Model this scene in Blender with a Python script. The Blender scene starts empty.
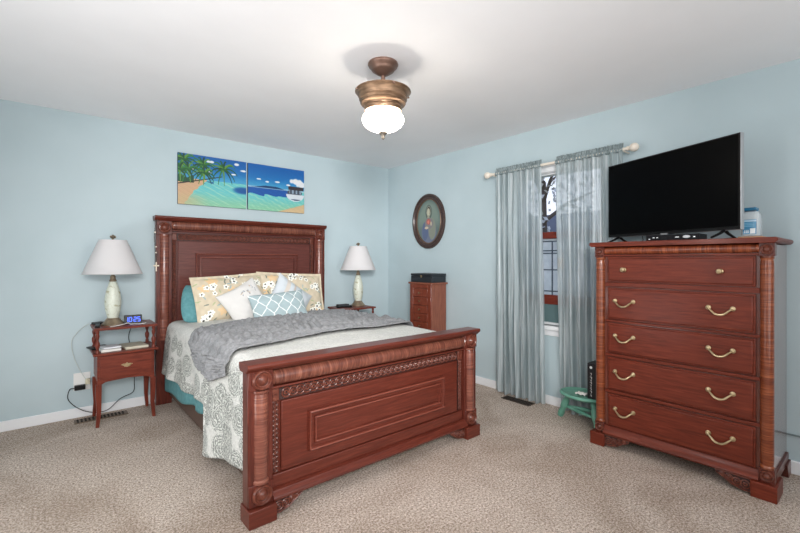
import bpy, math, random
import numpy as np
from mathutils import Vector, Matrix, Euler
C = bpy.context.scene.collection
PI = math.pi
S = bpy.context.scene

# ---------------------------------------------------------------- camera, world, lights, exposure
cam = bpy.data.cameras.new('camera'); co = bpy.data.objects.new('camera', cam); C.objects.link(co)
cam.sensor_width = 36; cam.lens = 419.0/800*36; cam.shift_y = -5.8/800; cam.clip_start = .05
co.location = (-3.371, -4.235, 1.256)
co.rotation_euler = (PI/2, 0, 0.87065 - PI/2)
S.camera = co
S.view_settings.view_transform = 'Standard'; S.view_settings.look = 'None'
S.view_settings.gamma = 1; S.view_settings.use_curve_mapping = False
S.view_settings.exposure = -0.45

w = bpy.data.worlds.new('world'); S.world = w; w.use_nodes = True
nt = w.node_tree
bg = nt.nodes['Background']
# overcast sky: pale blue overhead, nearly white at the horizon
tc_ = nt.nodes.new('ShaderNodeTexCoord'); sp_ = nt.nodes.new('ShaderNodeSeparateXYZ'); rp_ = nt.nodes.new('ShaderNodeValToRGB')
nt.links.new(tc_.outputs['Generated'], sp_.inputs[0]); nt.links.new(sp_.outputs['Z'], rp_.inputs[0]); nt.links.new(rp_.outputs[0], bg.inputs[0])
rp_.color_ramp.elements[0].position = 0.0; rp_.color_ramp.elements[0].color = (.92, .95, 1, 1)
rp_.color_ramp.elements[1].position = .6; rp_.color_ramp.elements[1].color = (.42, .58, .95, 1)
bg.inputs[1].default_value = 1.7

def area(name, loc, target, sx, sy, power, col):
    l = bpy.data.lights.new(name, 'AREA'); l.shape = 'RECTANGLE'; l.size = sx; l.size_y = sy
    l.energy = power; l.color = col
    o = bpy.data.objects.new(name, l); C.objects.link(o); o.location = loc
    o.rotation_euler = (Vector(target)-Vector(loc)).to_track_quat('-Z', 'Y').to_euler()
    return o
area('bounce_light', (-1.7, -5.3, 1.35), (-1.2, -1.0, 1.0), 3.2, 1.9, 62, (1, .99, .99))
area('left_light', (-4.3, -2.9, 1.35), (.0, -2.6, .9), 3.0, 1.9, 16, (.99, .99, 1))  # unseen fill lamp added along the left wall to even the lighting
area('bounce_up_light', (-2.9, -4.5, .6), (-2.2, -1.8, 2.44), 1.8, 1.2, 5, (1, .99, .99))
area('side_up_light', (-4.15, -1.7, .5), (-.4, -.7, 2.44), 1.6, .6, 20, (1, .99, .99))  # unseen fill lamp added to brighten the rear ceiling
f_ = area('far_corner_fill_light', (-3.7, -5.0, 1.95), (-.6, -.2, 1.2), (.7), .7, 43, (1, .985, .98)); f_.data.spread = math.radians(70)  # added fill lamp, narrow spread, lifts the dark far corner
area('flash_light', (-3.95, -2.75, 1.62), (-1.2, -2.1, 2.2), .22, .22, 15, (1, .97, .96))

# ---------------------------------------------------------------- materials
def lin(c):
    c = np.asarray(c, dtype=float)/255.0
    return np.where(c <= .04045, c/12.92, ((c+.055)/1.055)**2.4)
def rgba(c): return tuple(float(v) for v in lin(c)) + (1.0,)
def mat(name, col=(200,200,200), rough=.5, metal=0, **k):
    m = bpy.data.materials.new(name); m.use_nodes = True
    b = m.node_tree.nodes['Principled BSDF']
    b.inputs['Base Color'].default_value = rgba(col)
    b.inputs['Roughness'].default_value = rough; b.inputs['Metallic'].default_value = metal
    for kk, v in k.items():
        b.inputs[kk.replace('_', ' ')].default_value = v
    return m
def N(m, t, **k):
    n = m.node_tree.nodes.new(t)
    for kk, v in k.items():
        if kk in n.inputs: n.inputs[kk].default_value = v
        else: setattr(n, kk, v)
    return n
def L(m, a, b): m.node_tree.links.new(a, b)
def ramp(m, fac, stops):
    r = N(m, 'ShaderNodeValToRGB'); e = r.color_ramp.elements
    while len(e) < len(stops): e.new(.5)
    for i, (p, c) in enumerate(stops): e[i].position = p; e[i].color = rgba(c)
    L(m, fac, r.inputs[0]); return r.outputs[0]
def noise(m, scale, detail=3, rough=.5, vec=None, dist=0):
    n = N(m, 'ShaderNodeTexNoise'); n.inputs['Scale'].default_value = scale
    n.inputs['Detail'].default_value = detail; n.inputs['Roughness'].default_value = rough
    n.inputs['Distortion'].default_value = dist
    if vec is not None: L(m, vec, n.inputs['Vector'])
    return n.outputs['Fac']
def mapping(m, scale=(1,1,1), rot=(0,0,0), kind='Object'):
    t = N(m, 'ShaderNodeTexCoord'); mp = N(m, 'ShaderNodeMapping')
    mp.inputs['Scale'].default_value = scale; mp.inputs['Rotation'].default_value = rot
    L(m, t.outputs[kind], mp.inputs[0]); return mp.outputs[0]
def bsdf(m): return m.node_tree.nodes['Principled BSDF']
def bump(m, fac, strength=.3, dist=.01):
    b = N(m, 'ShaderNodeBump'); b.inputs['Strength'].default_value = strength; b.inputs['Distance'].default_value = dist
    L(m, fac, b.inputs['Height']); L(m, b.outputs[0], bsdf(m).inputs['Normal'])
def tex(name, stops, scale, detail=3, vscale=(1,1,1), rough=.5, bstr=0, bdist=.003, dist=0, nrough=.5, **k):
    m = mat(name, stops[0][1], rough, **k)
    f = noise(m, scale, detail, nrough, mapping(m, vscale), dist)
    L(m, ramp(m, f, stops), bsdf(m).inputs['Base Color'])
    if bstr: bump(m, f, bstr, bdist)
    return m
def wood(name, c0, c1, c2, vscale, rough=.3, coat=.35):
    m = tex(name, [(.3, c0), (.5, c1), (.72, c2)], 5, 5, vscale, rough, dist=.6, nrough=.6)
    bsdf(m).inputs['Coat Weight'].default_value = coat; bsdf(m).inputs['Coat Roughness'].default_value = .18; bsdf(m).inputs['Specular IOR Level'].default_value = .22
    return m

wood_x = wood('cherry_wood_x', (80,34,25), (95,42,31), (110,51,38), (1.2, 10, 16), .38, .28)
wood_y = wood('cherry_wood_y', (84,33,20), (104,42,27), (124,54,36), (10, 1.2, 16), .42, .12)
wood_z = wood('cherry_wood_z', (64,27,21), (88,39,30), (108,51,39), (14, 14, 1.4), .34)
wood_head = wood('headboard_wood', (82,44,38), (94,51,45), (106,60,53), (1.2, 10, 16), .42, .25)
flame_x = wood('flame_wood_x', (74,38,30), (108,62,50), (152,98,78), (16, .6, 1.6), .32, .5)
flame_y = wood('flame_wood_y', (80,32,17), (120,56,32), (170,92,56), (.6, 16, 1.6), .28, .6)
flame_z = wood('flame_wood_z', (86,46,38), (118,68,56), (148,94,76), (1.2, 1.2, 24), .28, .6)
flame_zd = wood('flame_wood_upright', (84,36,20), (122,60,35), (162,92,58), (1.2, 1.2, 24), .28, .6)
carve = wood('carved_wood', (76,37,29), (102,54,42), (126,72,56), (9, 9, 9), .35)
carve_dk = mat('carved_wood_ground', (50,24,20), .6)
chest_wood = wood('chest_wood', (96,44,32), (120,58,42), (134,70,52), (12, 12, 1.4), .35)
side_wood = wood('chest_side_wood', (112,62,46), (130,76,58), (144,88,68), (12, 12, 1.2), .4)
stand_wood = wood('nightstand_wood', (84,34,24), (108,46,32), (126,58,42), (1.4, 8, 14), .42, .15)
stand_wood_z = wood('nightstand_leg_wood', (84,34,24), (108,46,32), (126,58,42), (14, 14, 1.4), .42, .15)
dark_brown = mat('dark_brown_fabric', (88,68,58), .85)
brass = tex('aged_brass', [(.3,(160,140,108)),(.7,(214,194,156))], 30, 3, rough=.35, metal=1)
bronze = tex('brushed_bronze', [(.3,(104,82,64)),(.7,(160,130,104))], 12, 3, (1,1,6), rough=.38, metal=.75)
bronze_dk = mat('dark_bronze', (124,98,86), .38, .7)
ceil_m = tex('ceiling_paint', [(.3,(241,241,243)),(.7,(244,244,246))], 3, 3, rough=.9, bstr=.05, bdist=.002)
wall_m = tex('wall_paint', [(.3,(179,196,201)),(.7,(186,202,207))], 2.2, 4, rough=.55, bstr=.03, bdist=.002)
wall_m2 = wall_m
white_m = mat('white_trim_paint', (235,236,238), .4)
black_m = mat('black_plastic', (12,12,14), .4, Specular_IOR_Level=.25)
black_gl = mat('black_gloss_screen', (3,3,4), .3, Specular_IOR_Level=.06)
silver = mat('silver_plastic', (170,172,175), .35, .5)
white_pl = mat('white_plastic', (230,230,228), .4)
paper = mat('paper', (232,230,224), .7)

carpet = mat('carpet_pile', (180,160,140), .97)
v = mapping(carpet)
n1 = noise(carpet, 88, 6, .95, v); n2 = noise(carpet, 1.5, 3, .55, v, 1.2)
c1 = ramp(carpet, n1, [(.40,(100,82,68)),(.5,(199,181,166)),(.60,(255,246,238))])
c2 = ramp(carpet, n2, [(.36,(226,221,216)),(.62,(255,255,255))])
mx = N(carpet, 'ShaderNodeMix', data_type='RGBA', blend_type='MULTIPLY'); mx.inputs[0].default_value = 1
L(carpet, c1, mx.inputs[6]); L(carpet, c2, mx.inputs[7]); L(carpet, mx.outputs[2], bsdf(carpet).inputs['Base Color'])
bump(carpet, n1, .6, .008)

def attr_mat(name, rough=.8, bscale=0, **k):
    m = mat(name, (200,200,200), rough, **k)
    a = N(m, 'ShaderNodeVertexColor'); a.layer_name = 'Col'
    L(m, a.outputs[0], bsdf(m).inputs['Base Color'])
    if bscale: bump(m, noise(m, bscale, 2, .5, mapping(m)), .25, .003)
    return m
canvas_m = attr_mat('painted_canvas', .5)
print_m = attr_mat('printed_fabric', .9, 160)
picture_m = attr_mat('framed_print', .25)

# ---------------------------------------------------------------- mesh builder
ORG = {}
class MB:
    def __init__(s): s.v = []; s.f = []
    def add(s, vs, fs):
        o = len(s.v); s.v += [tuple(p) for p in vs]; s.f += [tuple(i+o for i in f) for f in fs]; return s
    def box(s, x0, x1, y0, y1, z0, z1):
        if x0 > x1: x0, x1 = x1, x0
        if y0 > y1: y0, y1 = y1, y0
        if z0 > z1: z0, z1 = z1, z0
        return s.add([(x0,y0,z0),(x1,y0,z0),(x1,y1,z0),(x0,y1,z0),(x0,y0,z1),(x1,y0,z1),(x1,y1,z1),(x0,y1,z1)],
              [(0,3,2,1),(4,5,6,7),(0,1,5,4),(1,2,6,5),(2,3,7,6),(3,0,4,7)])
    def hexa(s, b, t):      # bottom quad, top quad (ccw seen from above)
        return s.add(list(b)+list(t), [(3,2,1,0),(4,5,6,7),(0,1,5,4),(1,2,6,5),(2,3,7,6),(3,0,4,7)])
    def lathe(s, prof, c=(0,0,0), axis='z', n=32, sgn=1):
        vs = []
        for r, h in prof:
            for k in range(n):
                a = 2*PI*k/n; p = (r*math.cos(a), r*math.sin(a), h*sgn)
                if axis == 'x': p = (p[2], p[0], p[1])
                if axis == 'y': p = (p[0], p[2], p[1])
                vs.append((p[0]+c[0], p[1]+c[1], p[2]+c[2]))
        m = len(prof); fs = []
        for i in range(m-1):
            for k in range(n):
                a, b = i*n+k, i*n+(k+1) % n
                fs.append((a, b, b+n, a+n))
        fs.append(tuple(range(n-1, -1, -1))); fs.append(tuple((m-1)*n+k for k in range(n)))
        return s.add(vs, fs)
    def tube(s, pts, r, n=8, closed=False):
        pts = [Vector(p) for p in pts]; m = len(pts); vs = []; fs = []
        up = None
        for i in range(m):
            a = pts[(i-1) % m] if (closed or i > 0) else pts[0]
            b = pts[(i+1) % m] if (closed or i < m-1) else pts[-1]
            d = (b-a).normalized()
            if up is None:
                up = Vector((0,0,1)) if abs(d.z) < .9 else Vector((1,0,0))
            x = up.cross(d).normalized(); y = d.cross(x).normalized(); up = y
            rr = r[i] if isinstance(r, (list, tuple)) else r
            for k in range(n):
                t = 2*PI*k/n; vs.append(pts[i]+x*rr*math.cos(t)+y*rr*math.sin(t))
        for i in range(m if closed else m-1):
            for k in range(n):
                a, b = i*n+k, i*n+(k+1) % n; c, d = ((i+1) % m)*n+k, ((i+1) % m)*n+(k+1) % n
                fs.append((a, b, d, c))
        if not closed:
            fs.append(tuple(range(n-1, -1, -1))); fs.append(tuple((m-1)*n+k for k in range(n)))
        return s.add(vs, fs)
    def ring(s, c, R, r, plane='xz', n=18, k=6, e=1):
        pts = []
        for i in range(n):
            a = 2*PI*i/n; p, q = R*math.cos(a), R*e*math.sin(a)
            pts.append((c[0]+p, c[1], c[2]+q) if plane == 'xz' else (c[0], c[1]+p, c[2]+q))
        return s.tube(pts, r, k, True)
    def prism(s, poly, a0, a1, axis='y'):   # polygon extruded along an axis
        n = len(poly)
        def P(p, h): return {'y': (p[0], h, p[1]), 'x': (h, p[0], p[1]), 'z': (p[0], p[1], h)}[axis]
        vs = [P(p, a0) for p in poly]+[P(p, a1) for p in poly]
        return s.add(vs, [tuple(range(n)), tuple(range(2*n-1, n-1, -1))]+[((i+1) % n, i, i+n, (i+1) % n+n) for i in range(n)])
    def grid(s, fn, nu, nv, flip=False):
        vs = [fn(i/(nu-1), j/(nv-1)) for j in range(nv) for i in range(nu)]
        fs = [(j*nu+i, j*nu+i+1, (j+1)*nu+i+1, (j+1)*nu+i) for j in range(nv-1) for i in range(nu-1)]
        if flip: fs = [f[::-1] for f in fs]
        return s.add(vs, fs)
    def build(s, name, m, parent=None, smooth=True, bevel=0, local=False, sub=0, solid=0, angle=.7, fixn=True):
        me = bpy.data.meshes.new(name)
        o3 = Vector((0,0,0))
        if parent is not None and not local: o3 = ORG.get(parent.name, o3)
        me.from_pydata([Vector(p)-o3 for p in s.v], [], s.f); me.update()
        if fixn:
            import bmesh
            bm = bmesh.new(); bm.from_mesh(me); bmesh.ops.recalc_face_normals(bm, faces=bm.faces); bm.to_mesh(me); bm.free()
        me.materials.append(m)
        if smooth:
            me.polygons.foreach_set('use_smooth', [True]*len(me.polygons)); me.set_sharp_from_angle(angle=angle)
        o = bpy.data.objects.new(name, me); C.objects.link(o)
        if parent is not None: o.parent = parent; ORG[o.name] = o3 if not local else Vector((0,0,0))
        if solid:
            q = o.modifiers.new('solid', 'SOLIDIFY'); q.thickness = solid; q.offset = 0
        if bevel:
            q = o.modifiers.new('bevel', 'BEVEL'); q.width = bevel; q.segments = 2; q.limit_method = 'ANGLE'
        if sub:
            q = o.modifiers.new('sub', 'SUBSURF'); q.levels = sub; q.render_levels = sub
        return o
def tag(o, label, cat, group=None):
    o['label'] = label; o['category'] = cat
    if group: o['group'] = group
    return o
def thing(name, label, cat, loc=(0,0,0), rot=(0,0,0), group=None):
    o = bpy.data.objects.new(name, None); C.objects.link(o); o.location = loc; o.rotation_euler = rot
    o.empty_display_size = .1
    ORG[o.name] = Vector(loc); return tag(o, label, cat, group)
def struct(o): o['kind'] = 'structure'; return o
def dup(o, parent=None, loc=None, label=None):
    c = o.copy(); C.objects.link(c)
    if parent is not None: c.parent = parent
    if loc is not None: c.location = loc
    if label: c['label'] = label
    for ch in list(o.children): dup(ch, c)
    return c
def paint(o, cols):
    a = o.data.color_attributes.new('Col', 'FLOAT_COLOR', 'POINT')
    cols = np.concatenate([lin(cols), np.ones((len(cols), 1))], 1)
    a.data.foreach_set('color', cols.astype(np.float32).ravel())

# ---------------------------------------------------------------- room
XL, YB, ZC = -4.35, -5.4, 2.44
WY0, WY1, WZ0, WZ1 = -2.74, -1.95, .69, 2.06     # window opening
struct(MB().box(XL-.1, .14, YB-.1, .14, -.1, 0).build('floor', carpet))
struct(MB().box(XL-.1, .14, YB-.1, .14, ZC, ZC+.1).build('ceiling', ceil_m))
struct(MB().box(XL, 0, 0, .14, 0, ZC).build('wall_back', wall_m))
wr = MB().box(0, .14, WY1, .14, 0, ZC).box(0, .14, YB, WY0, 0, ZC).box(0, .14, WY0, WY1, 0, WZ0).box(0, .14, WY0, WY1, WZ1, ZC)
struct(wr.build('wall_right', wall_m, smooth=False))
struct(MB().box(XL-.1, XL, YB-.1, .14, 0, ZC).build('wall_left', wall_m))
struct(MB().box(XL, .14, YB-.1, YB, 0, ZC).build('wall_front', wall_m))
def base(name, x0, x1, y0, y1):
    struct(MB().box(x0, x1, y0, y1, 0, .078).build(name, white_m, bevel=.005))
base('baseboard_back', XL, 0, -.016, 0)
base('baseboard_right', -.016, 0, YB, -.016)
base('baseboard_left', XL, XL+.016, YB, -.016)
base('baseboard_front', XL+.016, -.016, YB, YB+.016)
# thin cable raceway low on the right wall
tag(MB().box(-.012, -.001, -5.0, -3.55, .224, .232).build('wall_cable_channel', mat('grey_channel', (120,135,138), .5)),
    'thin grey cable channel low along the wall behind the tall chest', 'cable')

# window
win = struct(MB().box(.03, .11, WY0, WY0+.04, WZ0, WZ1).box(.03, .11, WY1-.04, WY1, WZ0, WZ1).box(.03, .11, WY0, WY1, WZ1-.045, WZ1).box(.03, .11, WY0, WY1, WZ0, WZ0+.02).build('window_1', white_m, bevel=.003))
mah = wood('mahogany_paint', (104,38,28), (120,48,34), (134,58,42), (9, 1.2, 9), .4)
glass = mat('clear_glass', (255,255,255), .02, Transmission_Weight=1.0, IOR=1.02)
frosted = tex('pale_leaded_glass', [(.35,(196,204,212)),(.65,(226,232,238))], 26, 3, rough=.35, bstr=.3, Transmission_Weight=.35)
tb = N(frosted, 'ShaderNodeBsdfTranslucent'); tb.inputs[0].default_value = rgba((240,241,240))
ms = N(frosted, 'ShaderNodeMixShader'); ms.inputs[0].default_value = .6
L(frosted, bsdf(frosted).outputs[0], ms.inputs[1]); L(frosted, tb.outputs[0], ms.inputs[2])
L(frosted, ms.outputs[0], frosted.node_tree.nodes['Material Output'].inputs[0])
def child(mb, name, m, p, **k): return mb.build(name, m, p, **k)
child(MB().box(.066, .070, WY0+.03, WY1-.03, 1.5, WZ1-.04), 'upper_pane', glass, win)
child(MB().box(.05, .09, WY0+.04, WY1-.04, 1.452, 1.512), 'meeting_rail', mah, win, bevel=.004)
child(MB().box(.05, .09, WY0+.04, WY1-.04, .868, .952), 'bottom_rail', mah, win, bevel=.004)
child(MB().box(.06, .08, WY0+.04, WY1-.04, .70, .868), 'lower_pane', mat('teal_grey_glass', (98,122,124), .25), win)
child(MB().box(.066, .072, WY0+.04, WY1-.04, .952, 1.452), 'leaded_pane', frosted, win)
came = mat('lead_came', (90,100,112), .4, .5)
m_ = MB()
for z in (1.428, 1.345, 1.322, 1.175, .985): m_.box(.058, .066, WY0+.04, WY1-.04, z-.005, z+.005)
for y in (-2.66, -2.43, -2.26, -2.10): m_.box(.058, .066, y-.005, y+.005, .952, 1.428)
child(m_, 'lead_lines', came, win)
child(MB().box(.056, .065, -2.365, -2.315, 1.19, 1.275), 'amber_pane', mat('amber_glass', (196,132,48), .3), win)
m_ = MB().box(-.045, .12, WY0-.05, WY1+.05, WZ0-.035, WZ0).box(-.012, 0, WY0-.03, WY1+.03, WZ0-.09, WZ0-.035)
struct(m_.build('trim_1', white_m, bevel=.004))
m_ = MB().box(-.01, .02, WY0, WY1, 2.035, 2.10); m_.lathe([(.024,0),(.024,.79)], (.02, WY0, 2.05), 'y', 16)
tag(m_.build('roller_shade', white_m), 'rolled up white shade at the top of the window between the curtains', 'window shade')

# ---------------------------------------------------------------- outside
random.seed(4)
grass = tex('grass', [(.3,(70,90,50)),(.7,(110,128,78))], 6, 4, rough=.95)
struct(MB().box(.3, 14, -6, 10, -.6, -.5).build('ground', grass))
hs = thing('neighbour_house', 'pale blue sided house seen faintly through the gap between curtains', 'house', (7.5, 2.5, -.5))
MB().box(6.2, 9.5, -4, 9, -.5, 1.9).build('wall', tex('pale_siding', [(.4,(186,202,214)),(.6,(200,214,224))], 1.5, 2, (1,1,20), rough=.7), hs)
MB().prism([(5.9,1.9),(9.9,1.9),(7.9,2.6)], -4.3, 9.3, 'y').build('roof', mat('grey_shingle', (92,92,98), .9), hs)
def tree(x, y, h, r, seed, label):
    rnd = random.Random(seed)
    t = thing('tree', label, 'tree', (x, y, -.5), group='trees behind the window')
    mb = MB().tube([(x,y,-.5),(x+.1,y+.1,h*.5),(x,y,h)], [.16,.12,.05], 10)
    for i in range(14):
        a = rnd.uniform(0, 2*PI); z = rnd.uniform(h*.35, h); q = rnd.uniform(.5, 1)*r
        mb.tube([(x,y,z),(x+math.cos(a)*q*.5,y+math.sin(a)*q*.5,z+.4),(x+math.cos(a)*q,y+math.sin(a)*q,z+.6)], [.05,.03,.012], 6)
    mb.build('trunk', mat('bark', (92,82,74), .9), t)
    lf = MB()
    for i in range(700):
        d = Vector((rnd.gauss(0,1), rnd.gauss(0,1), rnd.gauss(0,1))).normalized()*rnd.uniform(.3,1)**.5
        c = Vector((x+d.x*r, y+d.y*r, h*.85+d.z*r*1.2)); a = Vector((rnd.uniform(-1,1),rnd.uniform(-1,1),rnd.uniform(-1,1))).normalized()*.07
        b = a.cross(Vector((rnd.uniform(-1,1),1,rnd.uniform(-1,1)))).normalized()*.04
        lf.add([c-a, c-b, c+a, c+b], [(0,1,2,3)])
    lf.build('foliage', tex('leaves', [(.3,(150,150,146)),(.7,(216,214,212))], 3, 2, rough=.8), t, smooth=False, fixn=False)
tree(4.6, .55, 2.9, 1.2, 1, 'leafy grey green tree outside, seen in the upper window gap')
tree(4.2, 3.0, 3.4, 1.2, 2, 'taller tree outside, seen through the left sheer curtain')

# ---------------------------------------------------------------- ornament helpers
ROS = [(.0,.034),(.008,.033),(.016,.029),(.022,.022),(.026,.012),(.030,.008),(.034,.010),(.037,.018),(.041,.023),(.045,.022),(.049,.014),(.050,.0)]
def rosette(c, R, axis, sgn, parent, m):
    k = R/.05
    prof = [(r*k, h*.75*k) for r, h in ROS]
    mb = MB().lathe(prof, c, axis, 28, sgn)
    return mb.build('rosette', m, parent)
def chain(mb, p0, p1, h, plane, front):     # band of interlaced rings along p0..p1 (2-D in the plane)
    d = Vector((p1[0]-p0[0], p1[1]-p0[1])); n = max(2, round(d.length/(h*.70)))
    for i in range(n):
        q = Vector(p0)+d*((i+.5)/n)
        c = (q.x, front, q.y) if plane == 'xz' else (front, q.x, q.y)
        mb.ring(c, h*.42, h*.085, plane, 14, 5)
        mb.ring(c, h*.17, h*.08, plane, 8, 4)
    return mb
def halfround(mb, a, b, y, r, axis, n=12, ecc=1, plane='xz'):
    # half round bead; axis 'h' horizontal / 'v' upright, given centre, radii, along a..b
    pass

# ---------------------------------------------------------------- bed
bed = thing('bed', 'carved dark cherry queen bed with panelled headboard and footboard', 'bed', (-1.82, -1.2, 0))
XC = -1.82
def board(name, yf, yb, ztop, blk, bblk, roll, band, inner, mould, plinth, pw, wood_m, low):
    # yf: front plane of the posts; panel plane sits .03 behind
    yp = yf+.03
    mb = MB().box(XC-.74, XC+.74, yp+.012, yb-.015, low, ztop-.03)
    root = mb.build(name, wood_m, bed, bevel=.002)
    for s in (-1, 1):
        o, i_ = XC+s*.828, XC+s*.705
        MB().box(o, i_, yf+.006, yb, plinth, ztop-.028).build('post', wood_z, root, bevel=.003)
        MB().box(o-s*.002, i_+s*.002, yf-.004, yf+.02, blk[0], blk[1]).build('corner_block', wood_z, root, bevel=.003)
        rosette((XC+s*.7635, yf-.005, (blk[0]+blk[1])/2), .049, 'y', -1, root, carve)
        cm = MB(); pr_ = []
        z0, z1 = bblk[1], blk[0]
        cm.lathe([(.040,0),(.040,.012),(.034,.018),(.036,.03),(.037,z1-z0-.03),(.034,z1-z0-.018),(.040,z1-z0-.012),(.040,z1-z0)], (XC+s*.7635, yf+.016, z0), 'z', 28)
        cm.build('column', flame_z, root)
        if bblk[0] > .01:
            MB().box(o-s*.002, i_+s*.002, yf-.004, yf+.02, bblk[0], bblk[1]).build('corner_block', wood_z, root, bevel=.003)
            if name == 'footboard': rosette((XC+s*.7635, yf-.005, (bblk[0]+bblk[1])/2), .049, 'y', -1, root, carve)
            MB().box(XC+s*.835, XC+s*.697, yf-.03, yb+.012, 0, plinth).build('plinth', wood_x, root, bevel=.004)
        # upright carved bands
        bx0, bx1 = XC+s*.70, XC+s*(inner[2]+.012)
        MB().box(min(bx0,bx1), max(bx0,bx1), yp+.004, yp+.02, inner[0], band[0]).build('band_ground', carve_dk, root)
        b = MB(); chain(b, ((bx0+bx1)/2, inner[0]+.005), ((bx0+bx1)/2, band[0]-.002), abs(bx1-bx0)*.92, 'xz', yp+.002)
        b.build('carved_band', carve, root)
        MB().box(min(bx0,bx1)-.004, max(bx0,bx1)+.002, yp-.006, yp+.016, band[0], band[1]).build('corner_square', carve, root, bevel=.006)
    # cap
    m = MB()
    m.prism([(yf-.03, ztop-.004), (yf-.034, ztop-.012), (yf-.03, ztop-.022), (yf-.018, ztop-.03), (yf-.006, ztop-.042), (yb, ztop-.042), (yb+.010, ztop-.024), (yb+.012, ztop-.006), (yb+.010, ztop), (yf-.026, ztop)], XC-.842, XC+.835, 'x')
    m.build('cap', wood_x, root, bevel=.002)
    # long half-round roll
    r = (roll[1]-roll[0])/2; zc = (roll[0]+roll[1])/2
    m = MB().lathe([(r*.8,0),(r,.01),(r*.86,.016),(r*.96,.03),(r,.06),(r,1.36),(r*.96,1.39),(r*.86,1.404),(r,1.41),(r*.8,1.42)], (XC-.71, yf+.028, zc), 'x', 32)
    m.build('roll_moulding', flame_x, root)
    MB().box(XC-.712, XC+.712, yf+.002, yf+.03, roll[0]-.012, roll[0]-.002).build('fillet', wood_x, root, bevel=.003)
    MB().box(XC-inner[2]-.01, XC+inner[2]+.01, yp+.004, yp+.02, band[0], band[1]).build('band_ground', carve_dk, root)
    b = MB(); chain(b, (XC-inner[2]+.01, (band[0]+band[1])/2), (XC+inner[2]-.01, (band[0]+band[1])/2), (band[1]-band[0])*.85, 'xz', yp+.002)
    b.build('carved_band', carve, root)
    # inner flat panel and raised mould
    MB().box(XC-inner[2], XC+inner[2], yp-.004, yp+.02, inner[0], inner[1]).build('flat_panel', wood_m, root, bevel=.005)
    mx_, z0, z1 = mould[2], mould[0], mould[1]
    fr = MB(); wd = .04
    prof = [(0,0),(.002,.016),(.009,.024),(.015,.015),(.018,.010),(.034,.008),(.037,.016),(.043,.018),(.050,0)]
    loop = []
    for t, h in prof:
        loop.append([(XC-mx_+t, yp-.004-h, z0+t), (XC+mx_-t, yp-.004-h, z0+t), (XC+mx_-t, yp-.004-h, z1-t), (XC-mx_+t, yp-.004-h, z1-t)])
    vs = [p for l in loop for p in l]; fs = []
    for i in range(len(prof)-1):
        for k in range(4):
            a, b2 = i*4+k, i*4+(k+1) % 4; fs.append((a, b2, b2+4, a+4))
    fr.add(vs, fs); fr.build('raised_moulding', wood_m, root, fixn=True)
    bd = MB()  # added bead loops, lighter wood colour imitates highlights along the moulding ridges
    for t, r_ in ((.008, .005), (.043, .004)):
        hh = yp-.004-.021 if t < .02 else yp-.004-.016
        bd.tube([(XC-mx_+t, hh, z0+t), (XC+mx_-t, hh, z0+t), (XC+mx_-t, hh, z1-t), (XC-mx_+t, hh, z1-t), (XC-mx_+t, hh, z0+t+.001)], r_, 8)
    bd.build('highlight_bead', mat('highlight_bead_wood', (128,68,54), .22, Coat_Weight=.6), root)
    MB().box(XC-mx_+.048, XC+mx_-.048, yp-.008, yp, z0+.048, z1-.048).build('raised_panel', wood_m, root, bevel=.004)
    return root
fb = board('footboard', -2.27, -2.195, .768, (.635,.735), (.085,.19), (.640,.718), (.557,.622), (.20,.553,.652), (.262,.474,.508), .082, 0, wood_x, .085)
m = MB()
m.prism([(-2.285,.085),(-2.292,.098),(-2.288,.11),(-2.275,.118),(-2.27,.128),(-2.25,.134),(-2.21,.134),(-2.21,.085)], XC-.71, XC+.71, 'x')
m.build('base_moulding', wood_x, fb)
MB().box(XC-.70, XC+.70, -2.25, -2.225, .134, .197).build('lower_rail', wood_x, fb, bevel=.004)
def bracket(parent, s, x0, plane, front, back, m1, m2, ln=.15, zt=.085):
    # pierced scroll bracket: frame outline + rings; s = direction
    pts = [(x0, zt), (x0+s*ln, zt), (x0+s*ln*.97, zt*.85), (x0+s*ln*.75, zt*.62), (x0+s*ln*.5, zt*.34), (x0+s*ln*.2, zt*.2), (x0, zt*.2)]
    MB().prism(pts, front+.006, back, 'y' if plane == 'xz' else 'x').build('bracket', m2, parent)
    b = MB()
    for i, (t, q, r) in enumerate([(.14,.58,.021),(.38,.6,.019),(.6,.72,.015),(.8,.82,.010)]):
        p = (x0+s*ln*t, zt*q)
        c = (p[0], front+.004, p[1]) if plane == 'xz' else (front+.004, p[0], p[1])
        b.ring(c, r, .0042, plane, 14, 5); b.ring(c, r*.4, .004, plane, 8, 5)
    e = [((p[0], front+.004, p[1]) if plane == 'xz' else (front+.004, p[0], p[1])) for p in pts]
    b.tube(e, .004, 5, True)
    b.build('bracket_scroll', m1, parent)
for s in (-1, 1): bracket(fb, -s, XC+s*.697, 'xz', -2.275, -2.25, carve, carve_dk)
board('headboard', -.105, -.035, 1.648, (1.485,1.606), (.0,.56), (1.53,1.608), (1.437,1.502), (.58,1.431,.652), (.80,1.326,.508), .0, 0, wood_head, .25)
for s in (-1, 1):
    MB().box(XC+s*.725, XC+s*.70, -2.19, -.11, .07, .33).build('side_rail', dark_brown, bed, bevel=.004)

mt = MB().box(-2.50, -1.14, -2.12, -.14, .33, .69)
tag(mt.build('mattress', mat('mattress_ticking', (225,222,215), .9), bevel=.05), 'thick mattress on the carved bed under the lace bedspread', 'mattress')

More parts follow.
